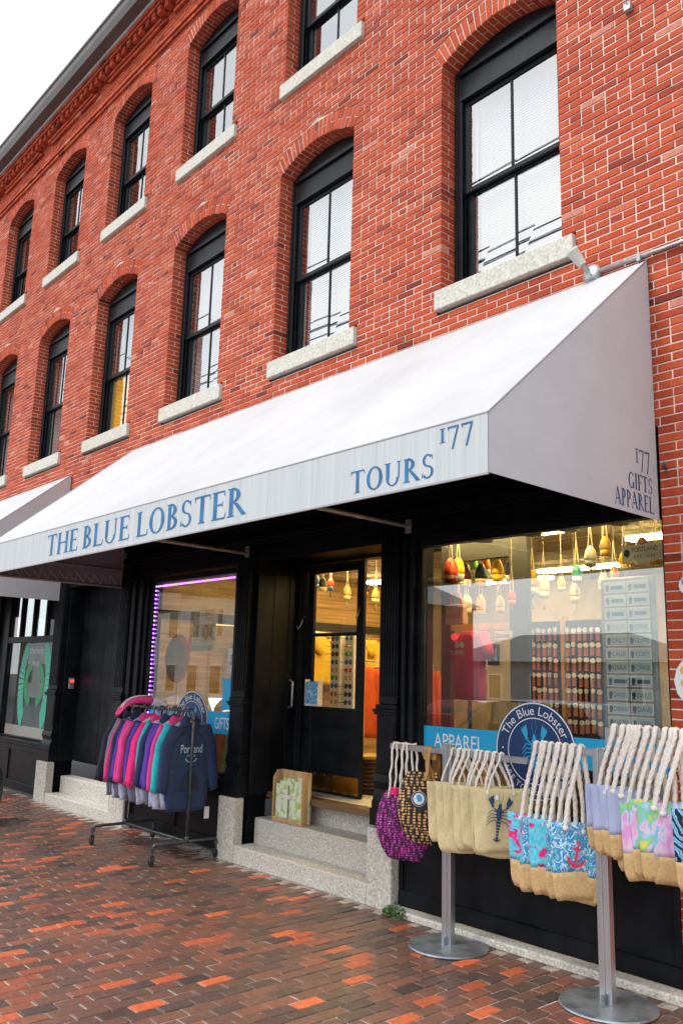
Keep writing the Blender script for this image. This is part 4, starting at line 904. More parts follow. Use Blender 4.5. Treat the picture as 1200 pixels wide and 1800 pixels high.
t = thing('small_buoy', 'little orange float hung beside the cream poster', 'float', (-6.58, .42, 2.16)); b = MB(); b.lathe([(.01, 2.16), (.04, 2.18), (.04, 2.25), (.03, 2.28), (.035, 2.33), (.01, 2.36)], (-6.6, .42, 0), 12); b.build('float', M['b_red'], t, smooth=True)
t = thing('drawer_chest', 'small orange wooden drawer chest at the foot of the left window', 'chest', (-5.7, .5, .7)); b = MB(); b.box(-5.95, -5.4, .42, .75, FZ, 1.30); b.build('carcass', M['b_wood'], t, bevel=.006)
for i in range(4): b = MB(); b.box(-5.92, -5.43, .40, .4195, FZ + .05 + i * .14, FZ + .17 + i * .14); b.build('drawer', M['b_ochre'], t, bevel=.004)
M['palegrey'] = pbr('pale_grey_board', (.33, .36, .37), .8)
wf = struct(MB().box(-12.2, -9.88, .3, .34, .5, 2.36).build('far_shop_backboard', M['palegrey'])); wf = struct(MB().box(-12.4, -9.88, .9, .95, .5, 3.3).build('far_shop_wall', M['darkwall'])); wf = struct(MB().box(-12.4, -9.88, .35, .95, 3.2, 3.25).build('far_shop_ceiling', M['darkwall']))
for i, (x, z, c) in enumerate(((-6.75, 1.3, 'cream'), (-6.3, 1.25, 'white'), (-5.9, 1.62, 'wood'))):
    t = thing('display_box', f'{["tall cream", "low white", "flat wooden"][i]} display box standing in the left window', 'box', (x, .7, FZ)); b = MB(); b.box(x - .2, x + .2, .62, .95, FZ, z); b.build('box', M['b_' + c], t, bevel=.006)
t = thing('flower_print', 'small white and yellow flower print in the left window', 'print', (-5.45, .3, 2.0)); b = MB(); b.box(-5.58, -5.34, .30, .304, 1.9, 2.2); b.build('card', M['b_white'], t); b = MB(); flat(b, [ell(-5.46 + .05 * math.cos(a), 2.05 + .06 * math.sin(a), .028, .028) for a in (0, 1.2, 2.4, 3.6, 5)], (0, .298, 0), X, Z, 1, FN); b.build('flower', M['b_blue'], t)
# purple light string round the left window
led = pbr('violet_led', (.5, .2, .9), .4, emit=(.42, .10, 1.0), estr=6.)
t = thing('light_string', 'glowing violet fairy light string around the left shop window', 'fairy lights', (-6.98, .07, .85)); b = MB(); b.tube([(-6.975, .09, .86), (-6.975, .09, 2.995), (-5.15, .09, 2.995)], .004, 5); b.build('cable', M['b_navy'], t)
bulb = MB(); bulb.lathe([(.002, -.009), (.009, -.005), (.009, .005), (.002, .009)], (0, 0, 0), 6); bme = None
for i in range(72):
    s = i * .055; p = (-6.975, .085, .9 + s) if s < 2.09 else (-6.975 + (s - 2.09), .085, 2.99)
    if p[0] > -5.17: break
    if bme is None:
        bo = bulb.build('bulb', led, t); bme = bo.data; put(bo, t); bo.location = p
    else: bo = link('bulb', bme, t); bo.location = p
# ---------------------------------------------------------------- clothes rack on castors
RX0, RX1, RY, RZ = -6.33, -5.02, -.47, 1.5
t = thing('clothes_rack', 'black iron pipe clothes rack on four castors outside the left window', 'clothes rack', ((RX0 + RX1) / 2, RY, 0))
def pipe(*a, r=.017): b = MB(); b.tube(list(a), r, 10); return b
pipe((RX0, RY, .2), (RX0, RY, RZ - .03), (RX0 + .03, RY, RZ), (RX1 - .03, RY, RZ), (RX1, RY, RZ - .03), (RX1, RY, .2)).build('hanging_rail', M['pipe'], t, smooth=True)
pipe((RX0, RY, .2), (RX1, RY, .2)).build('lower_rail', M['pipe'], t, smooth=True)
for x in (RX0, RX1):
    pipe((x, -.86, .17), (x, -.84, .2), (x, -.12, .2), (x, -.10, .17)).build('foot_rail', M['pipe'], t, smooth=True)
    b = MB(); b.lathe([(.022, .19), (.024, .20), (.024, .23), (.021, .25)], (x, RY, 0), 12); b.build('tee_joint', M['pipe'], t, smooth=True); b = MB(); b.lathe([(.022, RZ - .1), (.022, RZ - .05)], (x, RY, 0), 12); b.build('elbow_joint', M['pipe'], t, smooth=True)
    for y in (-.86, -.10):
        b = MB(); b.lathe([(.012, .105), (.012, .14), (.024, .145), (.024, .18)], (x, y, 0), 10); b.box(x - .012, x + .012, y - .02, y - .016, .045, .105); b.box(x - .012, x + .012, y + .016, y + .02, .045, .105); b.box(x - .014, x + .014, y - .02, y + .02, .1005, .106)
        c = b.build('castor', M['pipe'], t)
        b = MB(); b.lathe([(.008, -.013), (.030, -.013), (.032, -.009), (.040, -.013), (.0475, -.009), (.0475, .009), (.040, .013), (.032, .009), (.030, .013), (.008, .013)], (x - .012, y, .0495), 16, 'y'); b.build('wheel', M['rubber'], c, smooth=True)
FC = {'navy': (.025, .045, .115), 'charcoal': (.022, .028, .05), 'grey': (.20, .21, .28), 'lavender': (.56, .59, .78), 'pink': (.80, .06, .28), 'hot pink': (.84, .03, .20), 'purple': (.12, .045, .38), 'teal': (.015, .46, .50), 'magenta': (.72, .05, .42)}
for k_, c_ in FC.items(): M['f_' + k_] = pbr('fleece_' + k_.replace(' ', '_'), c_, .9, var=.12, scale=18, bump=.25, bscale=220)
def sweatshirt(i, x, body, sleeve, label, zt=1.40, hgt=.86, hood=True, yo=0., lean=0., group='raglan sweatshirts on the rack'):
    y = RY + yo
    t = thing('sweatshirt', label, 'sweatshirt', (x, y, RZ), group)
    rs = random.Random(i * 13 + 5); n = 26; R = []; ph = rs.uniform(0, 6)
    zb = zt - hgt + rs.uniform(-.03, .02)
    for q in range(17):
        s = q / 16; z = zt + (zb - zt) * s
        hw = (.07 + .185 * min(1, s / .16) ** .75) if s < .16 else .255 + .008 * math.sin(s * 7 + ph)
        if s > .93: hw *= .95
        th = .012 + .016 * min(1, s / .2) + .012 * s
        ring = []
        for k in range(n):
            a = 2 * math.pi * k / n; ca, sa = math.cos(a), math.sin(a)
            u = hw * math.copysign(abs(ca) ** .6, ca); v_ = th * math.copysign(abs(sa) ** .7, sa) + .012 * s * math.sin(u * 34 + ph) + .006 * math.sin(u * 60 + s * 8 + ph)
            ring.append((x + v_ + lean * s * .12, y + u, z + (.012 * math.sin(u * 25 + ph) * (s > .9))))
        R.append(ring)
    m = MB(); m.rings(R); m.build('body', M['f_' + body], t, smooth=True)
    for sg in (-1, 1):
        L_ = .62 + rs.uniform(-.02, .02); ps = []; out = rs.uniform(.06, .13)
        for q in range(13):
            s = q / 12; ps.append(Vector((x + .01 * math.sin(s * 6 + ph) + lean * s * .1 + .006, y + sg * (.15 + .075 * min(1, s * 3.2) + out * s), zt - .05 - L_ * s - .02 * (s * 3 > 1))))
        rings = []
        for q, p in enumerate(ps):
            s = q / 12; w_, tk = .088 - .032 * s, .042 - .012 * s
            if s > .9: w_ *= .88
            rings.append([(p.x + tk * math.sin(a) * (1 + .22 * math.sin(a * 3 + q * 1.3)), p.y + w_ * math.cos(a), p.z + .35 * sg * w_ * math.cos(a)) for a in [2 * math.pi * k / 12 for k in range(12)]])
        m = MB(); m.rings(rings); m.build('sleeve', M['f_' + sleeve], t, smooth=True)
    if hood:
        m = MB(); R = []
        for q in range(9):
            s = q / 8; z = zt + .055 - .15 * s; r1 = .085 * math.sin(math.pi * (.15 + .8 * s)) + .02
            R.append([(x - .01 + (.03 + .02 * math.sin(3 * s)) * math.sin(a) * (1 + .2 * math.sin(3 * a)), y + r1 * 1.15 * math.cos(a), z + .015 * math.cos(2 * a)) for a in [2 * math.pi * k / 14 for k in range(14)]])
        m.rings(R); m.build('hood', M['f_' + sleeve], t, smooth=True)
    h = MB(); h.tube([(x, y, zt + .02), (x, y, zt + .07), (x + .0, y + .02, RZ + .012), (x, y + .015, RZ + .027), (x, y - .02, RZ + .024), (x, y - .026, RZ - .002)], .0055, 6); h.build('hanger', M['rubber'] if i % 4 else M['b_white'], t, smooth=True)
    return t
seq = [('grey', 'charcoal'), ('grey', 'grey'), ('lavender', 'hot pink'), ('grey', 'navy'), ('lavender', 'purple'), ('lavender', 'pink'), ('grey', 'pink'), ('lavender', 'charcoal'), ('grey', 'purple'), ('lavender', 'hot pink'), ('lavender', 'hot pink'), ('lavender', 'teal'), ('grey', 'navy'), ('lavender', 'purple'), ('lavender', 'purple'), ('lavender', 'pink'), ('grey', 'teal'), ('lavender', 'teal')]
ORD = 'first second third fourth fifth sixth seventh eighth ninth tenth eleventh twelfth thirteenth fourteenth fifteenth sixteenth seventeenth eighteenth'.split()
for i, (b_, s_) in enumerate(seq):
    x = RX0 - .03 + i * .071
    sweatshirt(i, x, b_, s_, f'{b_} sweatshirt with {s_} sleeves, {ORD[17 - i]} behind the navy hooded one on the rack', yo=random.uniform(-.02, .02), lean=-.25 + i * .02, zt=1.39 + random.uniform(-.02, .01), hood=(i % 3 == 0))
fh = sweatshirt(99, RX1 - .055, 'navy', 'navy', 'navy hooded sweatshirt with pale script print at the rack end', zt=1.385, hgt=.88, lean=.05, group=None)
a = MB(); xx = RX1 - .055 + .052; text(a, 'Portland', (xx, RY - .13, 1.075), Y, Z, .26, .085); text(a, 'MAINE', (xx, RY - .05, 1.035), Y, Z, .1, .022); annulus(a, (xx, RY, 1.06), Y, Z, .075, .083, 120, 240, 16); a.build('chest_print', M['ltprint'] if 'ltprint' in M else pbr('pale_blue_ink', (.45, .70, .82), .8), fh)
a = MB(); a.poly([(xx - .004, RY - .12, .70), (xx - .004, RY + .12, .70), (xx - .004, RY + .07, .86), (xx - .004, RY - .07, .86)]); a.build('front_pocket', M['f_charcoal'], fh)
a = MB(); a.box(xx - .03, xx - .027, RY + .215, RY + .275, .40, .52); a.build('price_tag', M['b_white'], fh)
a = MB(); a.lathe([(.0, -.004), (.018, -.004), (.018, .004), (.0, .004)], (RX1 - .02, RY - .005, 1.40), 14, 'x'); a.build('size_disc', M['b_yellow'], fh)
t = thing('draped_hood', 'pink and lavender striped hooded top thrown over the rack rail', 'sweatshirt', (-6.05, RY - .05, RZ))
R = []
for q in range(15):
    s = q / 14; a0 = math.pi * s; cx = Vector((-6.12 + .16 * s, RY - .26 * math.cos(a0 * .9) - .03, RZ - .06 + .14 * math.sin(a0)))
    R.append([(cx.x + .075 * math.cos(a) * (1 + .1 * math.sin(3 * a + q)), cx.y + .03 * math.sin(a), cx.z + .045 * math.sin(a) * (1 + .2 * math.sin(2 * a + q))) for a in [2 * math.pi * k / 14 for k in range(14)]])
m = MB(); m.rings(R[:10]); m.build('pink_side', M['f_pink'], t, smooth=True); m = MB(); m.rings(R[9:]); m.build('lavender_side', M['f_lavender'], t, smooth=True)
for k in (-.02, .02): m = MB(); m.tube([Vector((-6.12 + .16 * q / 14 + .05 + k, RY - .26 * math.cos(math.pi * q / 14 * .9) - .03, RZ - .06 + .14 * math.sin(math.pi * q / 14) + .05)) for q in range(9)], .006, 5); m.build('stripe', M['b_white'], t)

# ---------------------------------------------------------------- tote bag stands
M['rope'] = pbr('cotton_rope', (.90, .84, .78), .9, var=.1, scale=60, bump=.3, bscale=300); M['rope2'] = pbr('jute_rope', (.50, .40, .28), .9, var=.2, scale=60)
M['jute'] = pbr('jute', (.60, .40, .19), .9, var=.12, scale=60, bump=.3, bscale=500); M['canvast'] = pbr('natural_canvas', (.74, .62, .35), .9, var=.07, scale=40, bump=.25, bscale=500); M['strap'] = pbr('tan_strap', (.55, .31, .11), .85, var=.15)
def stand(label, x, y, arms, ptop, riser=False):
    t = thing('bag_stand', label, 'stand', (x, y, 0), 'steel bag stands on the pavement')
    b = MB(); b.lathe([(.0, .0015), (.285, .0015), (.29, .006), (.285, .016), (.06, .024), (.0, .024)], (x, y, 0), 48); b.build('base_plate', M['basesteel'], t, smooth=False)
    for dx in (-.022, .022): b = MB(); b.box(x + dx - .0195, x + dx + .0195, y - .028, y + .028, .02, ptop); b.build('post_half', M['steel'], t, bevel=.004)
    b = MB(); b.box(x - .003, x + .003, y - .022, y + .022, .02, ptop - .02); b.box(x - .012, x + .012, y - .06, y - .029, .02, .075); b.build('post_web', M['basesteel'], t)
    if riser: b = MB(); b.box(x + .043, x + .09, y - .012, y + .012, 1.40, 1.622); b.build('riser', M['steel'], t, bevel=.003)
    for (a0, a1, z) in arms: b = MB(); b.box(a0, a1, y - .012, y + .012, z - .022, z + .022); b.build('arm', M['steel'], t, bevel=.003)
    return t
B1 = (-1.55, -.41, 1.36); B2 = (-.215, -.5)
stand('steel bag stand carrying plain tan totes and patterned backpacks', B1[0], B1[1], ((-2.16, B1[0] - .043, 1.36), (B1[0] + .043, -.83, 1.355)), 1.42)
stand('steel bag stand carrying blue print, striped and tie dye totes', B2[0], B2[1], ((-.72, B2[0] - .043, 1.46), (B2[0] + .095, .62, 1.60)), 1.49, riser=True)
def cmat(name, stops, kind, scale, rough=.85, dist=0., stretch=None):
    m = bpy.data.materials.new(name); t, b = nodes_of(m); b.inputs['Roughness'].default_value = rough
    tcn = t.nodes.new('ShaderNodeTexCoord'); vec = tcn.outputs['Object']; mp = t.nodes.new('ShaderNodeMapping'); mp.inputs['Scale'].default_value = stretch or (1, 1, 1); t.links.new(vec, mp.inputs['Vector'])
    if kind == 'voronoi': n = t.nodes.new('ShaderNodeTexVoronoi'); n.inputs['Randomness'].default_value = dist; o_ = n.outputs['Distance']
    elif kind == 'wave': n = t.nodes.new('ShaderNodeTexWave'); n.inputs['Distortion'].default_value = dist; n.inputs['Detail'].default_value = 3; o_ = n.outputs['Fac']; n.bands_direction = 'DIAGONAL'
    else: n = t.nodes.new('ShaderNodeTexNoise'); n.inputs['Detail'].default_value = 2; n.inputs['Distortion'].default_value = dist; o_ = n.outputs['Fac']
    n.inputs['Scale'].default_value = scale; t.links.new(mp.outputs[0], n.inputs['Vector'])
    r = t.nodes.new('ShaderNodeValToRGB'); cr = r.color_ramp
    while len(cr.elements) < len(stops): cr.elements.new(.5)
    for e, (p, c) in zip(cr.elements, stops): e.position = p; e.color = (*c, 1)
    t.links.new(o_, r.inputs['Fac']); t.links.new(r.outputs['Color'], b.inputs['Base Color']); return m
M['t_blue'] = cmat('blue_reef_print', [(0, (.02, .10, .42)), (.36, (.02, .30, .62)), (.44, (.75, .85, .9)), (.49, (.03, .45, .68)), (.56, (.05, .18, .55)), (.62, (.08, .5, .45)), (.68, (.5, .35, .75)), (1, (.03, .3, .6))], 'noise', 17, dist=1.8)
M['t_flam'] = cmat('blue_and_pink_print', [(0, (.85, .65, .05)), (.34, (.05, .5, .72)), (.45, (.2, .65, .8)), (.55, (.05, .5, .75)), (.58, (.85, .02, .2)), (1, (.8, .03, .25))], 'noise', 13, dist=.8)
M['t_dye'] = cmat('tie_dye_print', [(0, (.80, .06, .42)), (.38, (.75, .35, .7)), (.46, (.75, .62, .75)), (.52, (.25, .55, .80)), (.58, (.25, .65, .2)), (.64, (.75, .65, .12)), (1, (.7, .2, .5))], 'noise', 6, dist=.9, stretch=(1.6, 1.6, .9))
M['t_lav'] = cmat('fine_blue_stripe', [(0, (.30, .36, .62)), (.5, (.42, .46, .68)), (1, (.48, .52, .72))], 'noise', 60, stretch=(1, 1, .05))
M['t_leaf'] = cmat('blue_leaf_print', [(0, (.01, .015, .03)), (.42, (.02, .03, .06)), (.45, (.03, .2, .65)), (.54, (.15, .55, .75)), (.6, (.45, .75, .72)), (1, (.05, .3, .7))], 'wave', 9, dist=9.)
M['t_purple'] = cmat('purple_motif', [(0, (.75, .55, .65)), (.2, (.62, .05, .42)), (.36, (.5, .03, .35)), (.45, (.08, .02, .08)), (1, (.05, .01, .06))], 'voronoi', 38, dist=.35, stretch=(1, 1, 1.5))
M['t_black'] = cmat('black_motif', [(0, (.85, .58, .26)), (.36, (.72, .42, .16)), (.46, (.05, .03, .03)), (1, (.018, .014, .016))], 'voronoi', 34, dist=.3, stretch=(1, 1, 1.4))
BAGN = [0]
def tote(label, bx, by, bz, yaw, wd, ht, drop, mat, base=None, rope='rope', rr=.0095, thick=.05, shape='tote', swing=0., group=None, taper=.9):
    BAGN[0] += 1; rs = random.Random(BAGN[0] * 7); ux = Vector((math.cos(yaw), math.sin(yaw), 0)); nn = Vector((math.sin(yaw), -math.cos(yaw), 0)); ph = rs.uniform(0, 6)
    t = thing('tote_bag' if shape == 'tote' else 'backpack', label, 'tote bag' if shape == 'tote' else 'backpack', (bx, by, bz), group)
    zt = bz - drop; o = Vector((bx, by, zt)) + ux * swing; n = 28; R = []; nl = 15
    for q in range(nl):
        s = q / (nl - 1); z = -ht * s
        if shape == 'tote':
            hw = wd / 2 * (1 - (1 - taper) * s); th = thick * (.22 + .35 * math.sin(math.pi * min(1, s * 1.1)) + .35 * s)
            if s > .9: hw *= 1 - .13 * (s - .9) / .1; th *= 1 - .35 * (s - .9) / .1
        else:
            hw = wd / 2 * math.sin(math.pi * (.12 + .80 * s)) ** .55; th = thick * (.3 + math.sin(math.pi * s) * .9)
        ring = []
        for k in range(n):
            a = 2 * math.pi * k / n; ca, sa = math.cos(a), math.sin(a)
            u = hw * math.copysign(abs(ca) ** .5, ca); v_ = th / 2 * math.copysign(abs(sa) ** .6, sa) + .006 * math.sin(u * 30 + ph + s * 3) * (.3 + s) + .003 * math.sin(u * 71 + s * 13 + ph)
            dz = -.012 * s * math.cos(u / wd * 5 + ph) if s > .5 else .004 * math.sin(u * 28 + ph)
            ring.append(o + ux * u + nn * v_ + Z * (z + dz))
        R.append(ring)
    cut = nl if not base else int(nl * .68)
    m = MB(); m.rings(R[:cut]); m.build('bag_body', mat, t, smooth=True)
    if base: m = MB(); m.rings(R[cut - 1:]); m.build('bag_base', base, t, smooth=True)
    for sgn in ((1, -1) if shape == 'tote' else ()):
        hx = wd * .23; P = []; a0 = o - ux * hx + nn * sgn * thick * .22 - Z * .03; a1 = o + ux * hx + nn * sgn * thick * .22 - Z * .03; top = Vector((bx, by, bz + .024 + rr)) + Vector((rs.uniform(-.012, .012), 0, 0))
        sp = .028; off = Vector((sgn * .006, 0, 0))
        k1 = top + Vector((0, -.022, -.045)) + off; k2 = top + Vector((0, .022, -.045)) + off
        ctrl = [a0, a0 + (k1 - a0) * .35 + ux * -.012, k1, top + Vector((0, -.017, -.006)) + off, top + off, top + Vector((0, .017, -.006)) + off, k2, a1 + (k2 - a1) * .35 + ux * .012, a1]
        for i in range(len(ctrl) - 1):
            sub = max(2, int((ctrl[i + 1] - ctrl[i]).length / .014))
            for k in range(sub): P.append(ctrl[i].lerp(ctrl[i + 1], k / sub))
        P.append(ctrl[-1]); m = MB(); m.tube(P, rr, 9, lobes=3, twist=.62); m.build('rope_handle', M[rope], t, smooth=True)
        m = MB()
        for e in (a0, a1): m.lathe([(.0, .026), (rr * 1.5, .02), (rr * 1.5, .0), (.0, -.01)], (e.x, e.y, e.z - .012), 8)
        m.build('knot', M[rope], t, smooth=True)
    return t, o, ux, nn
YB = .80
for i in range(9):                                                  # plain tan totes
    x = -1.50 + i * .055; last = i == 8
    r_ = tote('plain tan canvas tote with dark blue lobster print' if last else f'plain tan canvas tote, {ORD[7 - i]} behind the lobster print tote', x, B1[1], 1.36, YB + random.uniform(-.12, .06), .40, .43 + random.uniform(-.02, .03), .215 + random.uniform(-.01, .02) - .01 * (i > 6), M['canvast'], None, 'rope', .0075, .035, swing=.02 * math.sin(i * 2), group=None if last else 'plain tan totes')
    if last:
        t, o, ux, nn = r_; a = MB(); flat(a, lobster2d(), o - ux * .02 - Z * .20 + nn * .030, ux, Z, .27, nn, -.12); a.build('lobster_print', pbr('ink_blue', (.02, .06, .13), .8), t)
        a = MB(); disc(a, o - ux * .03 - Z * .06 + nn * .026, ux, Z, .016, .016, 14); a.build('paper_tag', M['white'], t)
for i, (x, lab, mat, sc) in enumerate(((-2.06, 'magenta patterned drawstring backpack behind the black patterned one', 't_purple', 1.0), (-1.95, 'magenta patterned drawstring backpack beside the black patterned one', 't_purple', .95), (-1.815, 'black and tan patterned backpack with round badge', 't_black', 1.05))):
    t, o, ux, nn = tote(lab, x, B1[1], 1.36, YB - .1 + .05 * i, .36 * sc, .50 * sc, (.34, .36, .17)[i], M[mat], None, 'rope', .01, .11, 'pack')
    if i < 2:
        for dx in (-.05, -.02, .015, .045):
            m = MB(); pts = [Vector((x + dx * .5, B1[1] + dx, 1.39)).lerp(o + ux * dx * 1.6 - Z * .05 + nn * .03, q / 16) + Vector((.006 * math.sin(q + dx * 90), 0, 0)) for q in range(17)]; m.tube([Vector((x + dx * .5, B1[1] + .02, 1.34)), Vector((x + dx * .5, B1[1] + .016, 1.385))] + pts, .0085, 8, lobes=3, twist=.6); m.build('draw_rope', M['rope'], t, smooth=True)
        m = MB(); m.box(o.x - .05, o.x + .03, o.y - .07, o.y - .02, o.z - .03, o.z + .03); m.build('pink_tab', M['f_hot pink'], t, bevel=.008)
    else:
        for dx in (-.045, -.02, .005, .03, .055):
            m = MB(); s0 = Vector((x + .05 + dx, B1[1] - .015, 1.385)); s1 = o + ux * (.05 - dx * .7) - Z * .06 + nn * .03
            P = [s0.lerp(s1, q / 10) + Vector((.012 * math.sin(q * .6 + dx * 60), 0, 0)) for q in range(11)]
            m.rings([[p + Vector((-.014, 0, 0)), p + Vector((.014, 0, 0)), p + Vector((.014, .004, 0)), p + Vector((-.014, .004, 0))] for p in [s0 + Vector((0, .035, -.1)), s0 + Vector((0, .03, 0))] + P]); m.build('strap', M['strap'], t)
        c = o - ux * .03 - Z * .19 + nn * .078; a = MB(); a.poly([c + ux * p + Z * q for p, q in ((-.085, .0), (.0, -.10), (.115, -.04), (.08, .085))]); a.build('badge_patch', M['b_black'], t)
        a = MB(); disc(a, c + nn * .002, ux, Z, .056, .056, 24); a.build('badge', M['white'], t); a = MB(); annulus(a, c + nn * .003, ux, Z, .043, .053, n=24); a.build('badge_ring', M['navy'], t); a = MB(); flat(a, [ell(.003, .004, .02, .027, .3)], c + nn * .003, ux, Z, 1, nn); a.build('badge_shape', M['ltblue'], t)
blue = [('t_flam', 'blue tote with pink print and jute foot'), ('t_flam', 'blue tote with pink print and jute foot'), ('t_blue', 'bright blue reef print tote with jute foot'), ('t_flam', 'blue tote with pink print and jute foot'), ('t_flam', 'blue tote with pink print and jute foot'), ('t_blue', 'bright blue reef print tote with jute foot'), ('t_blue', 'bright blue reef print tote with red anchor and jute foot')]
for i, (mt, lab) in enumerate(blue):
    last = i == 6; x = -.69 + i * .056
    t, o, ux, nn = tote(lab + ('' if last else f', {ORD[5 - i]} behind the anchor tote'), x, B2[1], 1.46, YB + (.0 if last else random.uniform(-.55, -.25)), .36, .46, .44 + random.uniform(-.02, .02), M[mt], M['jute'], 'rope', .0125, .045, swing=-.03, group=None if last else ('pink print totes' if mt == 't_flam' else 'reef print totes'))
    if last:
        a = MB(); k = .13; A = [[(-.05, .3), (.05, .3), (.05, -.6), (-.05, -.6)], [(-.22, .12), (.22, .12), (.22, .2), (-.22, .2)], [(-.05, .3), (-.13, .4), (-.06, .52), (.06, .52), (.13, .4), (.05, .3), (.06, .4), (0, .46), (-.06, .4)], [(-.45, -.25), (-.38, -.5), (-.1, -.72), (0, -.74), (0, -.62), (-.2, -.5), (-.32, -.3)], [(.45, -.25), (.38, -.5), (.1, -.72), (0, -.74), (0, -.62), (.2, -.5), (.32, -.3)]]
        flat(a, A, o - ux * .02 - Z * .17 + nn * .04, ux, Z, k, nn, -.2); a.build('anchor_print', pbr('anchor_red', (.75, .02, .08), .8), t)
for i in range(4):
    tote(f'pale blue striped tote with jute foot, {ORD[i]} from the stand post', -.10 + i * .052, B2[1], 1.60, YB - .3 + random.uniform(-.3, .1), .34, .40, .33 + .03 * math.sin(i * 3), M['t_lav'], M['jute'], 'rope', .0135, .06, group='pale blue striped totes', swing=-.04)
for i in range(5):
    tote(f'rainbow tie dye tote with jute foot, {ORD[4 - i]} behind the leaf print tote', .115 + i * .056, B2[1], 1.60, YB - .45 + random.uniform(-.2, .2), .36, .43, .39 + .02 * math.sin(i * 2), M['t_dye'], M['jute'], 'rope', .0135, .06, group='rainbow tie dye totes', swing=-.05)
tote('blue and black leaf print tote with jute foot at the arm end', .44, B2[1], 1.60, YB, .38, .44, .40, M['t_leaf'], M['jute'], 'rope', .0135, .06)

# ---------------------------------------------------------------- small things outside
t = thing('brochure_box', 'pine box of green brochures leaning on the granite step', 'box', (-4.22, .26, .425))
yb0, yb1 = .2, .32
for (a0, a1, b0, b1, z0, z1, nm) in ((-4.47, -3.99, .30, .315, .426, .93, 'back_board'), (-4.47, -3.99, .19, .2995, .426, .44, 'base_board')): b = MB(); b.box(a0, a1, b0, b1, z0, z1); b.build(nm, M['wood'], t, bevel=.003)
for x in (-4.47, -4.005): b = MB(); b.prism([(x, .19, .4405), (x, .2995, .4405), (x, .2995, .93), (x, .24, .93), (x, .19, .86)], (.015, 0, 0)); b.build('side_board', M['wood'], t, bevel=.003)
b = MB(); b.box(-4.4545, -4.0055, .19, .2, .4405, .475); b.build('front_lip', M['wood'], t, bevel=.003)
M['leaflet'] = cmat('green_leaflet', [(0, (.25, .42, .08)), (.42, (.42, .60, .15)), (.52, (.75, .78, .65)), (1, (.5, .65, .2))], 'noise', 14)
for i in range(6): b = MB(); x0 = -4.43 + .012 * i + (.2 if i % 2 else 0); b.box(x0, x0 + .19, .205 + .014 * i, .212 + .014 * i, .445, .80 + .014 * i); o = b.build('brochure', M['leaflet'], None); tag(o, f'green printed brochure, {ORD[i]} from the front of the pine box', 'brochure', 'brochures in the pine box')
b = MB(); b.box(-4.36, -4.18, .2025, .2045, .66, .70); q = b.build('printed_band', M['b_white'], t)
t = thing('leaflet_holder', 'clear rack of postcards fixed inside the door glass', 'leaflet holder', (-4.4, .62, 1.58)); b = MB(); b.box(-4.50, -4.28, .60, .668, 1.58, 1.60); b.box(-4.50, -4.495, .6, .668, 1.6, 1.86); b.box(-4.285, -4.28, .6, .668, 1.6, 1.86); b.build('holder', M['b_white'], t); b = MB(); b.box(-4.49, -4.29, .61, .66, 1.60, 1.84); b.build('postcards', M['t_blue'], t)
# unidentified dark round shape at the pavement edge, given the form of a pot
t = thing('dark_round_pot', 'unidentified dark round object built as a bellied black pot on the brick pavement', 'planter', (-8.32, -1.38, 0)); b = MB(); b.lathe([(.20, .0), (.27, .08), (.33, .25), (.345, .40), (.33, .55), (.27, .70), (.25, .74), (.27, .76), (.24, .76), (.22, .70)], (-8.42, -1.46, 0), 32); b.build('pot', M['rubber'], t, smooth=True)
b = MB(); b.lathe([(.0, .69), (.225, .69), (.225, .70), (.0, .70)], (-8.42, -1.46, 0), 24); b.build('soil', M['brownf'], t)
# floodlight and conduit on the wall
t = thing('wall_floodlight', 'small grey floodlight on the wall above the awning corner', 'light', (-.5, -.05, 5.0)); b = MB(); b.lathe([(.075, -.01), (.08, .02), (.05, .04), (.0, .045)], (-.45, 0, 4.99), 16, 'y'); b.build('junction_box', M['galv'], t, smooth=True)
ax = Vector((-.35, -.5, .8)).normalized(); p0 = Vector((-.45, -.07, 4.99)); b = MB(); b.tube([p0, p0 + ax * .08], .02, 8); b.build('arm', M['galv'], t); b = MB(); b.tube([p0 + ax * .07, p0 + ax * .20], .034, 16, .048); b.build('lamp_head', M['cream'], t); b = MB(); b.tube([p0 + ax * .2, p0 + ax * .215], .05, 16); b.build('lamp_rim', M['white'], t)
t = thing('conduit', 'grey metal conduit running along the brick above the awning', 'conduit', (.5, -.03, 4.96)); b = MB(); b.tube([(-.38, -.03, 4.985), (.1, -.03, 4.975), (1.5, -.03, 4.955)], .016, 8); b.build('pipe', M['galv'], t, smooth=True)
for x in (-.05, .62): b = MB(); b.box(x - .015, x + .015, -.05, -.004, 4.945, 5.0); b.build('clip', M['galv'], t)
t = thing('wall_bracket', 'little grey bracket on the brick high above the conduit', 'bracket', (-.05, -.03, 7.1)); b = MB(); b.box(-.08, -.02, -.05, -.002, 7.07, 7.14); b.build('plate', M['galv'], t, bevel=.004); b = MB(); b.tube([(-.05, -.05, 7.12), (-.04, -.09, 7.18), (-.0, -.07, 7.26)], .006, 6); b.build('hook', M['galv'], t)
t = thing('wall_hook', 'rusty iron hook on the brick pier beside the awning edge', 'hook', (.09, -.03, 3.36)); b = MB(); b.tube([(.06, -.004, 3.36), (.07, -.06, 3.36), (.09, -.07, 3.39)], .012, 7); b.build('hook', M['pipe'], t, smooth=True)
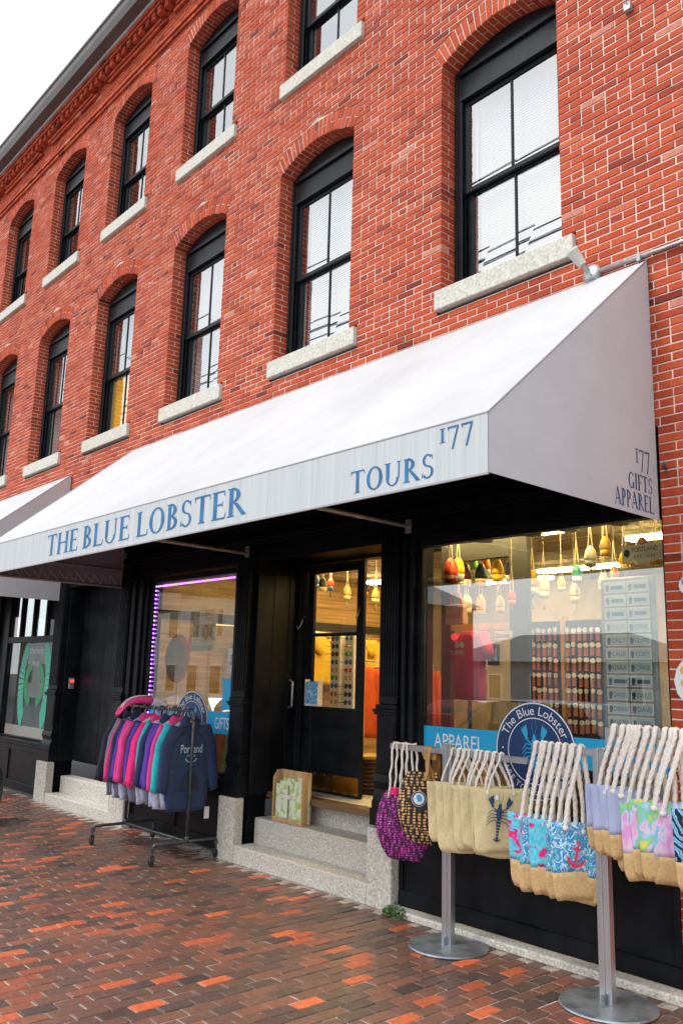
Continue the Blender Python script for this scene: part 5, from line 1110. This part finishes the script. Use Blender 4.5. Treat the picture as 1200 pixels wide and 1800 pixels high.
# cut-out stickers on the pier
def sticker(name, label, shapes, o, k):
    t = thing(name, label, 'sticker', o); 
    for nm, S, mt, d in shapes: a = MB(); flat(a, S, Vector(o) + FN * d, X, Z, k, FN); a.build(nm, mt, t)
sticker('splash_sticker', 'blue splash cut-out sticker with white edge on the brick pier', (('backing', [ell(.0, .2, .34, .30), ell(.1, -.15, .33, .3), ell(.3, .1, .4, .45)], M['white'], .006), ('splash', [ell(-.03, .25, .24, .15, -.5), ell(.05, -.02, .13, .05, .2), ell(.08, -.2, .05, .18, -.5), ell(.4, .2, .2, .3)], M['ltblue'], .009)), (.19, -.006, 2.5), .23)
sticker('fist_sticker', 'yellow fist cut-out sticker with white edge on the brick pier', (('backing', [ell(0, .0, .55, .55), ell(.35, .35, .4, .55)], M['white'], .006), ('fingers', [ell(-.06, .22, .36, .15), ell(-.04, -.03, .38, .15), ell(-.0, -.27, .34, .14), ell(.4, .3, .25, .5)], pbr('fist_yellow', (.85, .52, .02), .5), .009)), (.23, -.006, 1.92), .33)
# weeds at the foot of the granite cheek
M['leaf'] = pbr('weed_leaf', (.07, .16, .03), .6, var=.4, scale=30)
def weed(x, y, n, rad, hh, label):
    t = thing('weed', label, 'weed', (x, y, 0)); b = MB(); rs = random.Random(int(x * 100))
    for i in range(n):
        a = rs.uniform(0, 6.28); r = rad * math.sqrt(rs.random()); z = hh * rs.random() * (1 - r / rad * .7) + .012; c = Vector((x + r * math.cos(a), y + r * math.sin(a) * .6, z)); d = Vector((rs.uniform(-1, 1), rs.uniform(-1, 1), rs.uniform(-.2, .6))).normalized() * rs.uniform(.010, .022); e = d.cross(Vector((rs.uniform(-1, 1), rs.uniform(-1, 1), 1))).normalized() * .007
        b.poly([c - d, c + e, c + d, c - e])
    b.build('leaves', M['leaf'], t); b = MB()
    for i in range(10): a = i * .63; b.tube([(x, y, 0), (x + rad * .4 * math.cos(a), y + rad * .25 * math.sin(a), hh * .5), (x + rad * .8 * math.cos(a), y + rad * .45 * math.sin(a), hh * .6)], .002, 4)
    b.build('stems', M['leaf'], t)
weed(-2.33, -.16, 420, .13, .11, 'green weed sprouting at the foot of the granite step block'); weed(-5.9, -.05, 60, .1, .03, 'low weed sprouting at the wall foot behind the clothes rack')
# ---------------------------------------------------------------- the other side of the street (seen mirrored in the shop glass)
def car(name, label, cx, cy, face, paint, suv=True):
    t = thing(name, label, 'car', (cx, cy, -.13), 'cars parked along the street'); z0 = -.13; L_, W_, H = 4.6, 1.84, 1.72 if suv else 1.46; f = face
    pro = [(-2.3, .45), (-2.28, .8), (-2.1, .98), (-1.2, 1.05), (1.5, 1.06), (2.2, .98), (2.3, .7), (2.28, .4), (1.75, .3), (-1.8, .3)]
    R = []
    for yy, sh in ((-W_ / 2, .96), (-W_ / 2 + .08, 1.0), (W_ / 2 - .08, 1.0), (W_ / 2, .96)): R.append([(cx + f * a * (sh if abs(a) > 1.9 else 1), cy + yy, z0 + .3 + (b_ - .3) * (sh if sh == 1 else .97)) for a, b_ in pro])
    b = MB(); b.rings(R); b.build('body', paint, t, bevel=.03, seg=2)
    cab = [(-1.25, 1.05), (-.45, H - .06), (-.1, H), (1.5, H - .03), (2.05, 1.06)]; R = []
    for yy, ins in ((-W_ / 2 + .05, 0), (-W_ / 2 + .22, 1), (W_ / 2 - .22, 1), (W_ / 2 - .05, 0)): R.append([(cx + f * a, cy + yy, z0 + (b_ if ins else min(b_, 1.06) if False else (1.05 + (b_ - 1.05) * (1 if ins else .06)))) for a, b_ in cab])
    b = MB(); b.rings(R); b.build('cabin', paint, t, bevel=.02)
    gl = MB()
    for s in (-1, 1):
        y1 = cy + s * (W_ / 2 - .045); y2 = cy + s * (W_ / 2 - .205)
        for (a, b_, c, d) in ((-.95, -.38, .35, .35), (.42, .42, 1.25, 1.2)): gl.poly([(cx + f * a, y1, z0 + 1.1), (cx + f * c, y1, z0 + 1.1), (cx + f * d, y2, z0 + H - .1), (cx + f * b_, y2, z0 + H - .1)])
    gl.poly([(cx - f * 1.23, cy - W_ / 2 + .12, z0 + 1.08), (cx - f * 1.23, cy + W_ / 2 - .12, z0 + 1.08), (cx - f * .5, cy + W_ / 2 - .26, z0 + H - .08), (cx - f * .5, cy - W_ / 2 + .26, z0 + H - .08)]); gl.build('glazing', M['carglass'], t)
    for a in (-1.42, 1.42):
        for s in (-1, 1):
            b = MB(); b.lathe([(.18, -.1), (.33, -.1), (.35, -.06), (.35, .06), (.33, .1), (.18, .1)], (cx + f * a, cy + s * (W_ / 2 - .09), z0 + .35), 22, 'y'); wh = b.build('wheel', M['rubber'], t, smooth=True)
            b = MB(); b.lathe([(.0, -.09), (.2, -.09), (.2, .09), (.0, .09)], (cx + f * a, cy + s * (W_ / 2 - .085), z0 + .35), 14, 'y'); b.build('rim', M['galv'], wh)
    for s in (-1, 1): b = MB(); b.box(cx - f * 2.30 - .02, cx - f * 2.30 + .05, cy + s * .72 - .17, cy + s * .72 + .17, z0 + .68, z0 + .82); b.build('headlight', M['b_white'], t)
M['carglass'] = pbr('dark_car_glass', (.02, .025, .03), .06); 
paints = [pbr('car_paint_%d' % i, c, .25, metal=.3, coat=.6) for i, c in enumerate(((.03, .035, .04), (.62, .63, .64), (.30, .34, .40), (.25, .03, .03)))]
car('parked_car', 'dark grey sport utility car parked at the kerb, mirrored in the big window', -6.5, -7.3, 1, paints[0]); car('parked_car', 'white car parked at the kerb, mirrored in the left window', -17.4, -7.3, 1, paints[1], False); car('parked_car', 'silver blue car parked behind the white one', -12.2, -7.35, 1, paints[2], False); car('parked_car', 'dark red car parked at the far kerb', -14, -15.5, -1, paints[3], False)
def house(label, x0, x1, y0, y1, h, wallm, roofm, hip, nw, floors):
    t = thing('house', label, 'house', ((x0 + x1) / 2, (y0 + y1) / 2, -.13), None); b = MB(); b.box(x0, x1, y0, y1, -.13, h); b.build('walls', wallm, t)
    e = .5; cx, cy = (x0 + x1) / 2, (y0 + y1) / 2; k = min(x1 - x0, y1 - y0) / 2
    b = MB(); b.add([(x0 - e, y0 - e, h), (x1 + e, y0 - e, h), (x1 + e, y1 + e, h), (x0 - e, y1 + e, h), (x0 + k, cy, h + hip), (x1 - k, cy, h + hip)], [(0, 1, 5, 4), (1, 2, 5), (2, 3, 4, 5), (3, 0, 4), (3, 2, 1, 0)]); b.build('roof', roofm, t)
    for fl in range(floors):
        for i in range(nw):
            wx = x0 + (i + .5) * (x1 - x0) / nw; wz = .9 + fl * 2.9
            f = MB(); f.box(wx - .55, wx + .55, y1 + .001, y1 + .06, wz - .05, wz + 1.55); wn = f.build('window', M['b_white'], t); f = MB(); f.box(wx - .45, wx + .45, y1 + .0605, y1 + .07, wz + .05, wz + 1.45); f.build('pane', M['carglass'], wn)
    z = .2; c = MB()
    while z < h - .1: c.box(x0 + .01, x1 - .01, y1 - .001, y1 + .02, z, z + .02); z += .22
    c.build('clapboard_edges', wallm, t)
gw = pbr('grey_clapboard', (.34, .36, .38), .8, var=.1); rw = pbr('red_clapboard', (.22, .06, .05), .8, var=.15); ww = pbr('white_clapboard', (.62, .62, .6), .8); rf = pbr('grey_shingle', (.16, .17, .18), .9, var=.25, scale=8)
house('low grey clapboard house with hipped shingle roof across the street', -36, -20, -46, -38, 3.2, gw, rf, 1.9, 5, 1)
house('white clapboard house with tall windows across the street', -42, -31, -30, -19, 6.2, ww, rf, 2.6, 5, 2)
house('dark red clapboard house with white windows across the street', -30.5, -25.6, -29, -20, 5.6, rw, rf, 2.2, 3, 2)
house('long grey shed with low roof across the street', -30, -14, -72, -62, 3.0, gw, rf, 1.2, 6, 1)
house('white clapboard house at the far end across the street', -62, -44, -32, -20, 7.2, ww, rf, 3, 7, 2)
t = thing('speed_limit_sign', 'white speed limit thirty sign on a steel post at the kerb', 'road sign', (-13.1, -4.7, 0)); SXc = -13.1; SYc = -4.7
b = MB(); b.box(SXc - .32, SXc + .32, SYc, SYc + .006, 2.55, 3.37); b.build('panel', M['b_white'], t); b = MB(); U_ = Vector((-1, 0, 0)); y_ = SYc + .009
text(b, 'SPEED', (SXc + .2, y_, 3.2), U_, Z, .4, .1); text(b, 'LIMIT', (SXc + .19, y_, 3.04), U_, Z, .38, .1); text(b, '30', (SXc + .23, y_, 2.64), U_, Z, .46, .33); b.build('lettering', M['b_black'], t); b = MB(); b.box(SXc - .03, SXc + .03, SYc - .06, SYc - .001, 0, 3.4); b.build('post', M['galv'], t)
for i, (x, y) in enumerate(((-8.5, -17.2), (-27, -17.2), (10, -17.2))):
    t = thing('utility_pole', ['wooden utility pole opposite the blue lettered awning', 'wooden utility pole opposite the winged window shop', 'wooden utility pole beyond the brick pier'][i], 'utility pole', (x, y, -.13)); b = MB(); b.lathe([(.16, -.13), (.11, 10.5)], (x, y, 0), 12); b.build('pole', M['brownf'], t, smooth=True); b = MB(); b.box(x - .06, x + .06, y - 1.1, y + 1.1, 9.6, 9.74); b.build('cross_arm', M['brownf'], t)
for i in range(5):
    P = []
    yy = -17.2 + (-1, -.4, .4, 1, 0)[i]; zz = 9.78 if i < 4 else 8.1
    for (xa, xb) in ((10, -8.5), (-8.5, -27), (-27, -46)):
        for q in range(12): s = q / 12; P.append((xa + (xb - xa) * s, yy, zz - .9 * 4 * s * (1 - s)))
    b = MB(); b.tube(P, .022 if i < 4 else .05, 5); tag(b.build('overhead_wire', M['rubber']), ['outer street side overhead wire between the utility poles', 'inner street side overhead wire between the utility poles', 'inner house side overhead wire between the utility poles', 'outer house side overhead wire between the utility poles', 'thick low cable slung between the utility poles'][i], 'wire')

for i, (y_, z_) in enumerate(((-6.5, 10.55), (-6.45, 10.75), (-6.55, 11.05), (-6.5, 9.2), (-6.6, 12.6))):
    P = [(16 - 44 * q / 30, y_ + .06 * math.sin(q), z_ - .5 * math.sin(math.pi * q / 30)) for q in range(31)]
    b = MB(); b.tube(P, (.02, .035, .02, .045, .02)[i], 5); tag(b.build('service_wire', M['rubber']), ['thin lower service wire above the near kerb', 'thick middle service wire above the near kerb', 'thin upper service wire above the near kerb', 'heavy low cable above the near kerb', 'topmost thin wire above the near kerb'][i], 'wire')
for i, x in enumerate((16.0, -28.0)):
    t = thing('utility_pole', ['wooden near kerb pole beyond the brick pier end', 'wooden near kerb pole beyond the winged window shop'][i], 'utility pole', (x, -6.5, -.13)); b = MB(); b.lathe([(.17, -.13), (.11, 13.)], (x, -6.5, 0), 12); b.build('pole', M['brownf'], t, smooth=True)
